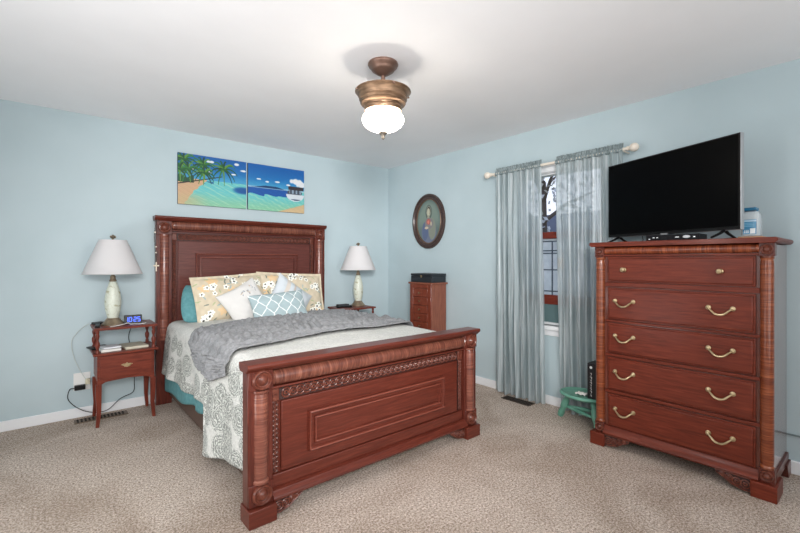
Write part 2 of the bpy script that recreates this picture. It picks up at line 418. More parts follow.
# draped cloth over the bed
from mathutils import noise as mn
def lerp(a, b, t): return a+(b-a)*t
def interp(x, pts):
    if x <= pts[0][0]: return pts[0][1]
    for (a, b), (c, d) in zip(pts, pts[1:]):
        if x <= c: return b+(d-b)*(x-a)/(c-a)
    return pts[-1][1]
XLd, XRd = -2.57, -1.07
def profile(sv, y, ztop, hemL, hemR, off=0):
    """sv arc parameter: -1..0 left hang, 0..1 top, 1..2 right hang"""
    r = .07
    if sv < 0:
        t = -sv; zt = ztop-r
        q = t*(zt-hemL)
        wv = .012*math.sin(y*17)*t+.02*math.sin(y*6+1)*t
        return (XLd-off-.035*t**.8+wv, zt-q)
    if sv > 1:
        t = sv-1; zt = ztop-r
        return (XRd+off+.03*t**.8+.01*math.sin(y*15)*t, zt-t*(zt-hemR))
    x0, x1 = XLd-off, XRd+off
    if sv < .08:
        a = sv/.08*PI/2; return (x0+r-r*math.cos(a), ztop-r+r*math.sin(a))
    if sv > .92:
        a = (1-sv)/.08*PI/2; return (x1-r+r*math.cos(a), ztop-r+r*math.sin(a))
    t = (sv-.08)/.84
    return (x0+r+(x1-x0-2*r)*t, ztop+.018*math.sin(PI*t)+.004*mn.noise(Vector((t*6, y*4, 0))))
def ztop(y): return .722+.012*math.sin(max(0, min(1, (-y-.16)/1.9))*PI)
spread_m = mat('lace_bedspread', (216,218,208), .95)
v = mapping(spread_m)
vo = N(spread_m, 'ShaderNodeTexVoronoi', feature='DISTANCE_TO_EDGE'); vo.inputs['Scale'].default_value = 17; L(spread_m, v, vo.inputs['Vector'])
v2 = mapping(spread_m, (1, .75, 1))
vf = N(spread_m, 'ShaderNodeTexVoronoi', feature='F1'); vf.inputs['Scale'].default_value = 7.5; vf.inputs['Randomness'].default_value = .8; L(spread_m, v2, vf.inputs['Vector'])
nn = noise(spread_m, 38, 2, .6, v2)
ma = N(spread_m, 'ShaderNodeMath', operation='MULTIPLY_ADD'); L(spread_m, vf.outputs['Distance'], ma.inputs[0]); ma.inputs[1].default_value = 62
mb_ = N(spread_m, 'ShaderNodeMath', operation='MULTIPLY'); L(spread_m, nn, mb_.inputs[0]); mb_.inputs[1].default_value = 22; L(spread_m, mb_.outputs[0], ma.inputs[2])
wv = N(spread_m, 'ShaderNodeMath', operation='SINE'); L(spread_m, ma.outputs[0], wv.inputs[0])
big = vf.outputs['Distance']
lace = ramp(spread_m, wv.outputs[0], [(.0,(138,141,137)),(.6,(210,212,206))])
plain = ramp(spread_m, noise(spread_m, 60, 2, .5, v), [(.3,(200,201,197)),(.7,(222,222,217))])
msk = ramp(spread_m, big, [(.56,(255,255,255)),(.64,(90,90,90))])
# lace openings only on the hanging edges, top is plain
sx = N(spread_m, 'ShaderNodeSeparateXYZ'); L(spread_m, v, sx.inputs[0])
gz = N(spread_m, 'ShaderNodeMapRange'); L(spread_m, sx.outputs['Z'], gz.inputs[0]); gz.inputs[1].default_value = .62; gz.inputs[2].default_value = .70; gz.inputs[3].default_value = 1; gz.inputs[4].default_value = .18
mm = N(spread_m, 'ShaderNodeMath', operation='MULTIPLY'); L(spread_m, msk, mm.inputs[0]); L(spread_m, gz.outputs[0], mm.inputs[1])
mx = N(spread_m, 'ShaderNodeMix', data_type='RGBA'); L(spread_m, mm.outputs[0], mx.inputs[0]); L(spread_m, plain, mx.inputs[6]); L(spread_m, lace, mx.inputs[7])
L(spread_m, mx.outputs[2], bsdf(spread_m).inputs['Base Color'])
bump(spread_m, wv.outputs[0], .3, .004)
hemL = [(-2.15,.20),(-2.06,.17),(-1.47,.085),(-1.445,.10),(-1.42,.345),(-1.2,.325),(-1.0,.305),(-.2,.295)]
def spread(u, t):
    y = lerp(-2.165, -.135, t)
    hl = interp(y, hemL)
    s = -1+3*u
    hl += .012*math.sin(y*9)
    x, z = profile(s, y, ztop(y), hl, .30)
    if y < -1.40 and s < 0: x -= .018*(-s)*min(1, (-1.40-y)/.12)
    return (x, y, z)
tag(MB().grid(spread, 140, 190).build('bedspread', spread_m, solid=.006, fixn=False),
    'cream lace bedspread over the mattress, its foot corner nearly reaching the carpet', 'bedspread')
teal = tex('teal_cotton', [(.3,(80,134,140)),(.7,(98,150,154))], 40, 2, rough=.9, bstr=.1)
def sheet(u, t):
    y = lerp(-1.75, -.15, t)
    x, z = profile(-1+3*u, y, ztop(y)-.014, interp(y, [(-1.75,.34),(-1.5,.31),(-1.2,.235),(-.7,.18),(-.2,.145)])+.01*math.sin(y*11), .2)
    return (x+.008 if u < .34 else x, y, z)
def clampsheet(u, t):
    x, y, z = sheet(u, t)
    return (max(x, XLd-.02), y, z)
tag(MB().grid(clampsheet, 70, 60).build('bed_sheet', teal, solid=.004, fixn=False),
    'teal sheet edge hanging below the lace bedspread on the bed side', 'sheet')

# ruched grey throw
throw_m = tex('grey_ruched_fabric', [(.3,(122,123,125)),(.7,(146,147,149))], 70, 3, rough=.95, bstr=.5, bdist=.006)
def throw(u, t):
    # u: 0 left hem .. 1 right hem ; t: 0 foot edge .. 1 head edge
    s = -.24+1.50*u
    xn = max(0, min(1, s))
    yh = lerp(-.96, -.50, xn)+.015*math.sin(u*23); yf = lerp(-1.80, -1.68, xn)+.02*math.sin(u*17)
    if s < 0: yf += .30*(s/-.3)**1.5*0+.0; yh += -.30*(-s/.3)
    y = lerp(yf, yh, t)
    hem = .33
    x, z = profile(s, y, ztop(y)+.016, interp(y, [(-1.95,.66),(-1.8,.40),(-1.55,.05),(-1.1,.22),(-.9,.3)]), .30, .012)
    if y < -1.40 and s < 0: x -= .018*(-s)*min(1, (-1.40-y)/.12)
    d = .013*math.sin(t*58+2.2*mn.noise(Vector((u*7, t*3, 2)))*3)+.018*mn.noise(Vector((u*75, t*9, 1)))
    e = min(t, 1-t)
    d = d*min(1, e*12+.2)+.014
    if s < 0: return (x-d, y, z)
    if s > 1: return (x+d, y, z)
    return (x, y, z+d)
tag(MB().grid(throw, 230, 170).build('throw_blanket', throw_m, solid=.008, fixn=False),
    'grey ruched throw blanket laid across the middle of the bed', 'blanket')

# ---------------------------------------------------------------- pillows
def cushion(name, w, h, th, m, loc, rot, label, colfn=None, n=46, flange=0, pinch=.06, group='pillows on the bed', nu=None, rnd=0):
    nu = nu or n; mb = MB(); U = np.linspace(-1, 1, nu); V = np.linspace(-1, 1, n)
    uv = []
    for side in (1, -1):
        vs = []
        for b in V:
            for a in U:
                fa, fb = abs(a), abs(b)
                if flange:
                    ia, ib = min(1, fa/(1-flange)), min(1, fb/(1-flange*w/h))
                else: ia, ib = fa, fb
                t = (max(0, 1-ia**2.6)**.55)*(max(0, 1-ib**2.6)**.55)
                px = a*(1-pinch*(1-b*b)*fa)*w/2; py = b*(1-pinch*(1-a*a)*fb)*h/2
                if rnd: q_ = 1-rnd*(a*a*b*b)**1.2; px *= q_; py *= q_
                wr_ = .010*mn.noise(Vector((a*2.5+loc[0]*7, b*2.5, side*3)))
                vs.append((px, side*-(th/2*t+.002)+wr_*t*1.3 + .012*a*b*0, py)); uv.append((a, b, side))
        k = len(V)
        fs = [(j*nu+i, j*nu+i+1, (j+1)*nu+i+1, (j+1)*nu+i) for j in range(n-1) for i in range(nu-1)]
        if side < 0: fs = [f[::-1] for f in fs]
        mb.add(vs, fs)
    # rim
    o = nu*n; rim = [i for i in range(nu)]+[j*nu+nu-1 for j in range(1, n)]+[(n-1)*nu+i for i in range(nu-2, -1, -1)]+[j*nu for j in range(n-2, 0, -1)]
    mb.f += [(rim[i], rim[(i+1) % len(rim)], rim[(i+1) % len(rim)]+o, rim[i]+o) for i in range(len(rim))]
    ob = mb.build(name, m, smooth=True, angle=1.4)
    ob.location = loc; ob.rotation_euler = rot
    tag(ob, label, 'pillow', group)
    if colfn: paint(ob, colfn(np.array(uv)))
    return ob
rs = np.random.RandomState(3)
def floral(seed, clusters):
    def f(uv):
        r = np.random.RandomState(seed)
        x, y = uv[:,0]*.34, uv[:,1]*.22
        c = np.tile(np.array([204., 191, 167]), (len(uv), 1))
        c += (np.sin(x*90)*np.sin(y*70))[:,None]*6
        for k in range(7):
            cx, cy = r.uniform(-.3,.3), r.uniform(-.2,.2); d = np.hypot((x-cx), (y-cy)*1.3)
            c = np.where((d < .045+.012*np.sin(np.arctan2(y-cy,x-cx)*5))[:,None], np.array([226,192,146])*.75+c*.25, c)
        for k in range(34):     # leaves
            cx, cy, a = r.uniform(-.32,.32), r.uniform(-.2,.2), r.uniform(0, PI)
            X = (x-cx)*math.cos(a)+(y-cy)*math.sin(a); Y = -(x-cx)*math.sin(a)+(y-cy)*math.cos(a)
            col = [(150,170,172),(170,178,140),(120,128,118)][k % 3]
            c = np.where(((X/.022)**2+(Y/.006)**2 < 1)[:,None], np.array(col, float), c)
        for cx, cy, n_, sp in clusters:
            for k in range(n_):
                fx, fy = cx+r.uniform(-sp, sp), cy+r.uniform(-sp, sp)*.7
                R = r.uniform(.017, .026); d = np.hypot(x-fx, y-fy); an = np.arctan2(y-fy, x-fx)
                c = np.where((d < R*(1+.22*np.cos(an*5)))[:,None], np.array([246.,246,238]), c)
                c = np.where((d < R*.42)[:,None], np.array([52.,50,46]), c)
        return c
    return f
cushion('pillow', .62, .38, .16, teal, (-2.19, -.27, .835), (math.radians(-30), math.radians(12), math.radians(3)), 'plain teal pillow peeking out behind the left floral sham', group=None, pinch=.0, rnd=.10)
cushion('pillow', .68, .43, .13, print_m, (-2.08, -.345, .925), (math.radians(-20), math.radians(-3), math.radians(5)), 'left floral sham with white dark-centred flowers on tan, before the teal pillow',
        floral(5, [(-.22,.07,9,.07),(.0,.175,8,.13),(-.25,-.17,8,.06),(.24,.09,9,.07),(.02,-.12,3,.1)]), n=110, nu=160, flange=.07, pinch=.03)
cushion('pillow', .68, .43, .13, print_m, (-1.50, -.335, .93), (math.radians(-20), math.radians(3), math.radians(-4)), 'right floral sham with white flowers on tan, nearer the right lamp',
        floral(9, [(-.25,.05,9,.07),(-.05,.175,6,.1),(.24,.06,8,.05),(.22,-.17,9,.08),(.1,.175,6,.08)]), n=110, nu=160, flange=.07, pinch=.03)
def white_emb(uv):
    x, y = uv[:,0]*.2, uv[:,1]*.2
    c = np.tile(np.array([214., 212, 209]), (len(uv), 1)); r = np.random.RandomState(2)
    for k in range(16):
        cx, cy = r.uniform(-.02,.17), r.uniform(.06,.14); a = r.uniform(0, PI)
        X = (x-cx)*math.cos(a)+(y-cy)*math.sin(a); Y = -(x-cx)*math.sin(a)+(y-cy)*math.cos(a)
        c = np.where(((X/.013)**2+(Y/.0035)**2 < 1)[:,None], np.array([[110.,116,128],[176,150,120],[150,160,170]][k % 3]), c)
    return c
cushion('pillow', .37, .37, .13, print_m, (-2.015, -.50, .872), (math.radians(-26), math.radians(-26), math.radians(4)), 'white throw pillow with small embroidery, tilted on a corner, left of the lattice one',
        white_emb, n=90, pinch=.08)
def stripes(uv):
    x, y = uv[:,0], uv[:,1]
    c = np.tile(np.array([206., 213, 218]), (len(uv), 1))
    c = np.where((np.abs(x+.1) < .06)[:,None], np.array([206.,196,186]), c)
    c = np.where((np.abs(x+.45) < .10)[:,None], np.array([212.,204,194]), c)
    return c
cushion('pillow', .41, .41, .13, print_m, (-1.60, -.49, .87), (math.radians(-26), math.radians(36), math.radians(-4)), 'pale blue-white pillow with tan stripes, tilted on a corner behind the lattice one',
        stripes, n=80, pinch=.08)
def trellis(uv):
    x, y = uv[:,0]*.25, uv[:,1]*.13
    # rows of ogee links, every other row offset by half a link
    px_, py_ = .11, .125; best = np.full(len(x), 9.)
    ph = 2*PI*y/py_
    for k in range(-6, 7):
        best = np.minimum(best, np.abs(x-k*px_/2-(1 if k % 2 else -1)*(px_/4)*(np.cos(ph)+.10*np.cos(3*ph))))
    c = np.tile(np.array([160., 178, 182]), (len(uv), 1))
    return np.where((best < .0030+.0022*np.abs(np.sin(ph)))[:,None], np.array([238.,242,240]), c)
cushion('pillow', .50, .30, .14, print_m, (-1.80, -.72, .838), (math.radians(-28), math.radians(-4), math.radians(-3)), 'small oblong grey-blue lattice pillow lying in front of all other pillows',
        trellis, n=100, nu=190, pinch=.06)

# ---------------------------------------------------------------- nightstands
def nightstand(label):
    t = thing('nightstand', label, 'nightstand', (0,0,0), group='nightstands beside the bed')
    W, D = .20, .165
    def B(mb, n, m, p=None, **k): return mb.build(n, m, p or t, **k)
    B(MB().box(-.21, .21, -.17, .17, .727, .745), 'top', stand_wood, bevel=.004)
    B(MB().box(-.214, .214, -.18, .17, .538, .556), 'shelf', stand_wood, bevel=.004)
    for sx in (-1, 1):
        for sy in (-1, 1):
            B(MB().lathe([(.013,0),(.013,.02),(.008,.028),(.015,.05),(.016,.075),(.009,.09),(.007,.1),(.012,.115),(.014,.13),(.009,.145),(.013,.155),(.013,.171)], (sx*.185, sy*.145, .556), 'z', 14), 'spindle', stand_wood_z)
            leg = MB(); secs = [(.32,.019,0),(.24,.018,.001),(.12,.014,-.002),(0,.011,.008)]
            vs = []; fs = []
            for z, h, o in secs:
                cx, cy = sx*(.178+o), sy*(.145+o)
                vs += [(cx-h,cy-h,z),(cx+h,cy-h,z),(cx+h,cy+h,z),(cx-h,cy+h,z)]
            for i in range(3):
                for k in range(4): a, b = i*4+k, i*4+(k+1) % 4; fs.append((a, b, b+4, a+4))
            fs += [(0,1,2,3), (15,14,13,12)]
            leg.add(vs, fs); B(leg, 'leg', stand_wood_z, bevel=.002)
    c = B(MB().box(-.188, .188, -.158, .155, .345, .538), 'case', stand_wood, bevel=.002)
    pts = [(-.188,.36),(-.188,.318),(-.16,.322),(-.13,.336),(0,.345),(.13,.336),(.16,.322),(.188,.318),(.188,.36)]
    B(MB().prism(pts, -.162, -.148, 'y'), 'apron', stand_wood)
    d = B(MB().box(-.172, .172, -.168, -.155, .358, .53), 'drawer', stand_wood, bevel=.003)
    pl = [(-.04,.005),(-.022,.012),(-.012,.01),(0,.02),(.012,.01),(.022,.012),(.04,.005),(.02,-.006),(0,-.016),(-.02,-.006)]
    h = MB().prism([(a, b+.447) for a, b in pl], -.172, -.168, 'y')
    h.tube([(-.022,-.172,.447),(-.02,-.186,.443),(0,-.19,.438),(.02,-.186,.443),(.022,-.172,.447)], .003, 6)
    B(h, 'pull', brass, d)
    return t
ns = nightstand('tiered cherry nightstand left of the bed, with a drawer and splayed legs')
ns.location = (-2.895, -.205, 0)
ns2 = dup(ns, None, (-.775, -.32, 0), 'matching cherry nightstand right of the bed, mostly hidden, only its top showing')

# ---------------------------------------------------------------- lamps
shade_m = mat('white_pleated_shade', (240,238,238), .9)
tb = N(shade_m, 'ShaderNodeBsdfTranslucent'); tb.inputs[0].default_value = rgba((230,226,228))
ms = N(shade_m, 'ShaderNodeMixShader'); ms.inputs[0].default_value = .35
L(shade_m, bsdf(shade_m).outputs[0], ms.inputs[1]); L(shade_m, tb.outputs[0], ms.inputs[2])
L(shade_m, ms.outputs[0], shade_m.node_tree.nodes['Material Output'].inputs[0])
ceramic = mat('crackled_cream_ceramic', (205,208,190), .3)
v = mapping(ceramic)
vo = N(ceramic, 'ShaderNodeTexVoronoi', feature='DISTANCE_TO_EDGE'); vo.inputs['Scale'].default_value = 24; L(ceramic, v, vo.inputs['Vector'])
f1 = ramp(ceramic, vo.outputs['Distance'], [(.0,(192,194,176)),(.04,(208,213,199))])
f2 = ramp(ceramic, noise(ceramic, 22, 2, .5, v, .4), [(.61,(255,255,255)),(.66,(212,206,186))])
mx = N(ceramic, 'ShaderNodeMix', data_type='RGBA', blend_type='MULTIPLY'); mx.inputs[0].default_value = 1
L(ceramic, f1, mx.inputs[6]); L(ceramic, f2, mx.inputs[7]); L(ceramic, mx.outputs[2], bsdf(ceramic).inputs['Base Color'])
base_m = tex('antique_bronze_base', [(.3,(108,92,74)),(.7,(164,148,124))], 20, 3, rough=.4, metal=.5)
def lamp(label):
    t = thing('table_lamp', label, 'lamp', (0,0,0), group='bedside lamps')
    MB().lathe([(.0,0),(.078,0),(.078,.010),(.070,.018),(.064,.026),(.058,.030),(.052,.040),(.044,.050),(.040,.056),(.0,.056)], n=32).build('base', base_m, t)
    MB().lathe([(.0,.056),(.036,.056),(.042,.075),(.052,.12),(.057,.17),(.056,.21),(.049,.26),(.038,.30),(.029,.33),(.024,.345),(.0,.345)], n=32).build('body', ceramic, t)
    MB().lathe([(.0,.345),(.022,.345),(.026,.352),(.022,.36),(.018,.37),(.020,.385),(.012,.392),(.009,.41),(.0,.41)], n=20).build('neck', base_m, t)
    MB().lathe([(.004,.41),(.004,.66)], n=8).build('stem', brass, t)
    n = 120; vs = []; fs = []
    H = [(.2,.405),(.203,.408),(.197,.412),(.166,.49),(.134,.57),(.104,.645),(.0935,.668),(.0945,.676)]
    for r, h in H:
        for k in range(n):
            rr = r*(1+.008*(k % 2)); a = 2*PI*k/n; vs.append((rr*math.cos(a), rr*math.sin(a), h))
    for i in range(len(H)-1):
        for k in range(n): a, b = i*n+k, i*n+(k+1) % n; fs.append((a, b, b+n, a+n))
    MB().add(vs, fs).build('lamp_shade', shade_m, t, solid=.002)
    sp = MB()
    for k in range(3):
        a = 2*PI*k/3; sp.tube([(0,0,.664),(.093*math.cos(a),.093*math.sin(a),.670)], .0018, 5)
    sp.build('shade_spider', brass, t)
    f = MB().lathe([(.0,.664),(.008,.664),(.006,.68),(.010,.688),(.004,.695)], n=12)
    for k in range(6):
        a = 2*PI*k/6+.3; r = .014
        f.lathe([(.0,-.008),(.007,-.004),(.009,.002),(.006,.008),(.0,.011)], (r*math.cos(a), r*math.sin(a), .698+.004*(k % 2)), 'z', 8)
    f.lathe([(.0,0),(.008,.004),(.010,.010),(.006,.018),(.0,.022)], (0,0,.698), 'z', 10)
    f.build('finial', base_m, t)
    return t
lp = lamp('white pleated table lamp on the left nightstand, beside the alarm clock')
lp.location = (-2.968, -.20, .745)
dup(lp, None, (-.655, -.27, .745), 'white pleated table lamp on the right nightstand, near the room corner')

# ---------------------------------------------------------------- things on the left nightstand
ck = thing('alarm_clock', 'black alarm clock with glowing blue digits on the left nightstand', 'clock', (-2.835, -.22, .745), (0, 0, math.radians(-8)))
MB().prism([(-.035,0),(.03,0),(.022,.068),(-.022,.072)], -.062, .062, 'x').build('case', black_m, ck, bevel=.003, local=True)
blue = mat('blue_led', (40,80,255), .4, Emission_Color=rgba((60,110,255)), Emission_Strength=2.0)
SEG = {'0':'abcdef','1':'bc','2':'abged','5':'afgcd'}
dg = MB()
def seg(cx, ch):
    w_, h_ = .0085, .0165; zc = .037; th = .0022
    def fy(z): return -.0362+.013*(z/.072)
    def bar(x0, x1, z0, z1):
        dg.hexa([(x0,fy(z0)-.0012,z0),(x1,fy(z0)-.0012,z0),(x1,fy(z0)+.001,z0),(x0,fy(z0)+.001,z0)], [(x0,fy(z1)-.0012,z1),(x1,fy(z1)-.0012,z1),(x1,fy(z1)+.001,z1),(x0,fy(z1)+.001,z1)])
    for s in SEG[ch]:
        if s == 'a': bar(cx-w_, cx+w_, zc+h_-th, zc+h_+th)
        if s == 'g': bar(cx-w_, cx+w_, zc-th, zc+th)
        if s == 'd': bar(cx-w_, cx+w_, zc-h_-th, zc-h_+th)
        if s == 'b': bar(cx+w_-th, cx+w_+th, zc, zc+h_)
        if s == 'c': bar(cx+w_-th, cx+w_+th, zc-h_, zc)
        if s == 'f': bar(cx-w_-th, cx-w_+th, zc, zc+h_)
        if s == 'e': bar(cx-w_-th, cx-w_+th, zc-h_, zc)
for cx, ch in ((-.044,'1'),(-.018,'0'),(.015,'2'),(.041,'5')): seg(cx, ch)
for z in (.03, .045): dg.box(-.0025, .0005, -.036+.013*(z/.072)-.001, -.03, z-.002, z+.002)
dg.build('digits', blue, ck, local=True, smooth=False)
z0 = .745
def flat(name, x0, x1, y0, y1, za, zb, m, label, cat, rz=0, group=None):
    cx, cy = (x0+x1)/2, (y0+y1)/2
    o = MB().box(x0-cx, x1-cx, y0-cy, y1-cy, 0, zb-za).build(name, m, bevel=.003)
    o.location = (cx, cy, za); o.rotation_euler = (0,0,rz); return tag(o, label, cat, group)
flat('phone', -3.09, -3.02, -.12, -.045, z0, z0+.016, black_m, 'black handset lying behind the lamp base on the left nightstand', 'phone', .3)
flat('remote_control', -3.085, -3.055, -.30, -.15, z0, z0+.014, black_m, 'small dark remote at the left edge of the left nightstand top', 'remote', -.1)
tag(MB().tube([(-3.0,-.345,.7485),(-2.97,-.33,.749),(-2.93,-.31,.752),(-2.90,-.30,.756),(-2.875,-.275,.760),(-2.865,-.30,.752),(-2.80,-.315,.749),(-2.76,-.30,.749),(-2.75,-.26,.749)], .003, 6).build('charging_cable', white_pl), 'white charging cable lying in front of the lamp and clock', 'cable')
flat('book', -3.06, -2.93, -.34, -.22, .556, .574, paper, 'white closed book on the left of the nightstand shelf, under a notebook', 'book', .05, 'papers on the nightstand shelf')
flat('notebook', -3.05, -2.93, -.31, -.19, .575, .587, mat('grey_cover', (222,224,228), .5), 'pale notebook lying on top of the white book on the nightstand shelf', 'book', .15, 'papers on the nightstand shelf')
flat('book', -2.91, -2.75, -.33, -.12, .556, .576, tex('cream_cover', [(.3,(196,190,170)),(.7,(214,208,190))], 20, rough=.6), 'cream covered book on the right of the nightstand shelf', 'book', .1, 'papers on the nightstand shelf')
flat('tablet', -3.12, -2.99, -.18, -.04, .556, .567, black_m, 'dark tablet sticking out at the back of the nightstand shelf', 'tablet', .2)

# outlet, plugs, cables, vent
op = thing('wall_outlet', 'white wall outlet plate low on the wall left of the nightstand', 'outlet', (-3.155, 0, .28))
MB().box(-3.21, -3.10, -.006, 0, .215, .355).build('cover_plate', white_pl, op, bevel=.002)
def spl(pts, n=8):
    P = [Vector(p) for p in pts]; P = [P[0]]+P+[P[-1]]; out = []
    for i in range(1, len(P)-2):
        for k in range(n):
            t = k/n; a, b, c, d = P[i-1:i+3]
            out.append(.5*((2*b)+(-a+c)*t+(2*a-5*b+4*c-d)*t*t+(-a+3*b-3*c+d)*t**3))
    out.append(P[-2]); return out
pg = thing('lamp_plug', 'off-white plug and thin pale cord in the right socket of the wall outlet', 'plug', (-3.12, 0, .285))
ad = MB().box(-3.135, -3.105, -.05, -.008, .265, .305); ad.lathe([(.012,0),(.012,.03)], (-3.125,-.06,.29), 'y', 12)
ad.build('body', mat('yellowed_plug', (212,205,180), .5), pg, bevel=.003)
MB().tube(spl([(-3.13,-.03,.30),(-3.17,-.015,.38),(-3.21,-.012,.50),(-3.22,-.012,.62),(-3.17,-.012,.70),(-3.11,-.02,.747)]), .0025, 6).build('cord', mat('clear_cord', (196,204,200), .4), pg)
pa = thing('power_adapter', 'black power adapter in the wall outlet with cord looping behind the nightstand', 'adapter', (-3.17, 0, .243))
MB().box(-3.205, -3.135, -.045, -.007, .225, .262).build('body', black_m, pa, bevel=.004)
MB().tube(spl([(-3.205,-.03,.243),(-3.235,-.04,.24),(-3.245,-.04,.17),(-3.20,-.035,.10),(-3.13,-.035,.045),(-3.05,-.035,.02),(-2.98,-.035,.03),(-2.90,-.035,.10),(-2.82,-.035,.13),(-2.80,-.03,.16),(-2.80,-.03,.22),(-2.80,-.027,.40),(-2.84,-.027,.60),(-2.82,-.027,.70),(-2.84,-.03,.76)]), .0032, 6).build('cord', black_m, pa)
def vent(x0, x1, y0, y1, label, m, along='x'):
    t = thing('floor_vent', label, 'vent', ((x0+x1)/2, (y0+y1)/2, 0), group='floor vents')
    MB().box(x0, x1, y0, y1, .0, .006).build('frame', m, t, bevel=.002)
    s = MB(); n = 13
    for i in range(n):
        for r in (0, 1):
            if along == 'x':
                a = x0+.015+(x1-x0-.03)*i/n; s.box(a, a+(x1-x0)/n*.5, lerp(y0,y1,.12+.42*r), lerp(y0,y1,.45+.42*r), .006, .0075)
            else:
                a = y0+.015+(y1-y0-.03)*i/n; s.box(lerp(x0,x1,.12+.42*r), lerp(x0,x1,.45+.42*r), a, a+(y1-y0)/n*.5, .006, .0075)
    s.build('slots', mat('vent_slot', (22,18,15), .9), t)
vent(-3.21, -2.86, -.175, -.075, 'brown metal floor vent in the carpet under the left nightstand', mat('vent_brown', (110,92,74), .5, .3))
vent(-.20, -.10, -2.19, -1.90, 'dark floor vent in the carpet below the left curtain', mat('vent_dark', (72,58,48), .5, .3), 'y')

# rosary on the headboard corner
ro = thing('rosary', 'rosary with pale crucifix hanging from the left top corner of the headboard', 'rosary', (-2.665, -.15, 1.6))
b = MB(); path = spl([(-2.640,-.141,1.604),(-2.655,-.146,1.595),(-2.668,-.145,1.50),(-2.668,-.143,1.42),(-2.660,-.142,1.34),(-2.655,-.142,1.30),(-2.655,-.142,1.245)], 7)
for p in path: b.lathe([(.0,-.0045),(.0035,-.003),(.0045,0),(.0035,.003),(.0,.0045)], p, 'z', 8)
b.tube(path, .001, 4); b.build('beads', mat('rosary_dark_bead', (70,52,46), .3), ro)
b = MB()
for z in (1.50, 1.375, 1.325): b.lathe([(.0,-.007),(.006,-.004),(.007,0),(.006,.004),(.0,.007)], (-2.665 if z > 1.4 else -2.657, -.145, z), 'z', 10)
b.build('large_beads', mat('pearl_bead', (235,225,210), .3), ro)
MB().box(-2.659, -2.651, -.146, -.138, 1.165, 1.245).box(-2.677, -2.633, -.146, -.138, 1.208, 1.218).build('crucifix', mat('pale_crucifix', (232,214,192), .4), ro, bevel=.001)

# things on the right nightstand
flat('remote_control', -.97, -.80, -.36, -.31, .745, .763, black_m, 'black remote lying front left on the right nightstand', 'remote', -.2, 'dark items on the right nightstand')
flat('glasses_case', -.90, -.76, -.25, -.19, .745, .768, mat('dark_case', (40,40,44), .5), 'dark case lying behind the remote on the right nightstand', 'case', .1, 'dark items on the right nightstand')

# ---------------------------------------------------------------- wall art
def art(name, x0, x1, zb, zt, label, fn, nu=210, nv=160):
    o = thing(name, label, 'painting', ((x0+x1)/2, 0, zb), group='beach canvases over the bed')
    MB().box(x0, x1, -.024, -.002, zb, zt).build('stretcher', mat('canvas_edge', (26,60,84), .7), o)
    f = MB().grid(lambda u, v_: (lerp(x0, x1, u), -.0255, lerp(zb, zt, v_)), nu, nv).build('printed_face', canvas_m, o, smooth=False, fixn=False)
    uu, vv = np.meshgrid(np.linspace(0, 1, nu), np.linspace(0, 1, nv)); c_ = fn(uu.ravel(), vv.ravel())*.90; c_ = c_+(wob(uu.ravel()*5, vv.ravel()*5, 77)*9)[:,None]; paint(f, np.clip(c_, 0, 255))
def mixc(c, mask, col, a=1.0):
    m = (mask*a)[:,None]; return c*(1-m)+np.array(col, float)*m
def sm(a, b, x): t = np.clip((x-a)/(b-a), 0, 1); return t*t*(3-2*t)
def wob(u, v_, s):
    r = np.random.RandomState(s); o = 0*u
    for k in range(6):
        f = r.uniform(6, 34, 2); o = o+np.sin(u*f[0]+v_*f[1]*1.6+r.uniform(0, 6))/6
    return o
def sea(u, v_, hz, s):
    c = np.zeros((len(u), 3))+np.array([30.,130,196])
    c = mixc(c, sm(hz, 1, v_), (8,96,176)); c = mixc(c, 1-sm(hz, hz+.22, v_), (96,184,220), .6)
    w1 = wob(u, v_, s); w2 = wob(u*2.4, v_*3.5, s+1)
    below = (v_ < hz).astype(float)
    t = np.clip(v_/hz, 0, 1)
    c = mixc(c, below, (108,204,206)); c = mixc(c, below*sm(.65, 0, t)*.75, (150,206,158)); c = mixc(c, below*np.clip(w2*1.6, 0, 1), (196,228,196), .55)
    return c, w1, w2
def clouds(c, u, v_, lst):
    for cx, cy, rx, ry in lst:
        d = ((u-cx)/rx)**2+((v_-cy)/ry)**2+.35*np.sin(u*70+cy*30)*.5
        c = mixc(c, sm(1.1, .4, d), (240,244,248))
    return c
def curve(c, u, v_, p, w0, w1_, col):
    t = np.linspace(0, 1, 70)
    X = (1-t)**2*p[0][0]+2*t*(1-t)*p[1][0]+t*t*p[2][0]; Y = (1-t)**2*p[0][1]+2*t*(1-t)*p[1][1]+t*t*p[2][1]
    d = np.full(len(u), 9.)
    for x, y, q in zip(X, Y, t): d = np.minimum(d, np.hypot((u-x)*1.3, v_-y)-lerp(w0, w1_, q))
    return mixc(c, (d < 0).astype(float), col)
def palm(c, u, v_, cx, cy, R, s):
    r = np.random.RandomState(s)
    for k in range(13):
        a = 2*PI*k/13+r.uniform(-.2,.2); x1, y1 = cx+math.cos(a)*R*.8, cy+math.sin(a)*R*.9
        col = [(22,92,44),(48,124,50),(96,150,60),(16,70,44)][k % 4]
        c = curve(c, u, v_, [(cx,cy),(cx+math.cos(a)*R*.55, cy+math.sin(a)*R*.6+.12*R*2),(x1, y1-.22*R*1.6)], .022, .006, col)
    return c
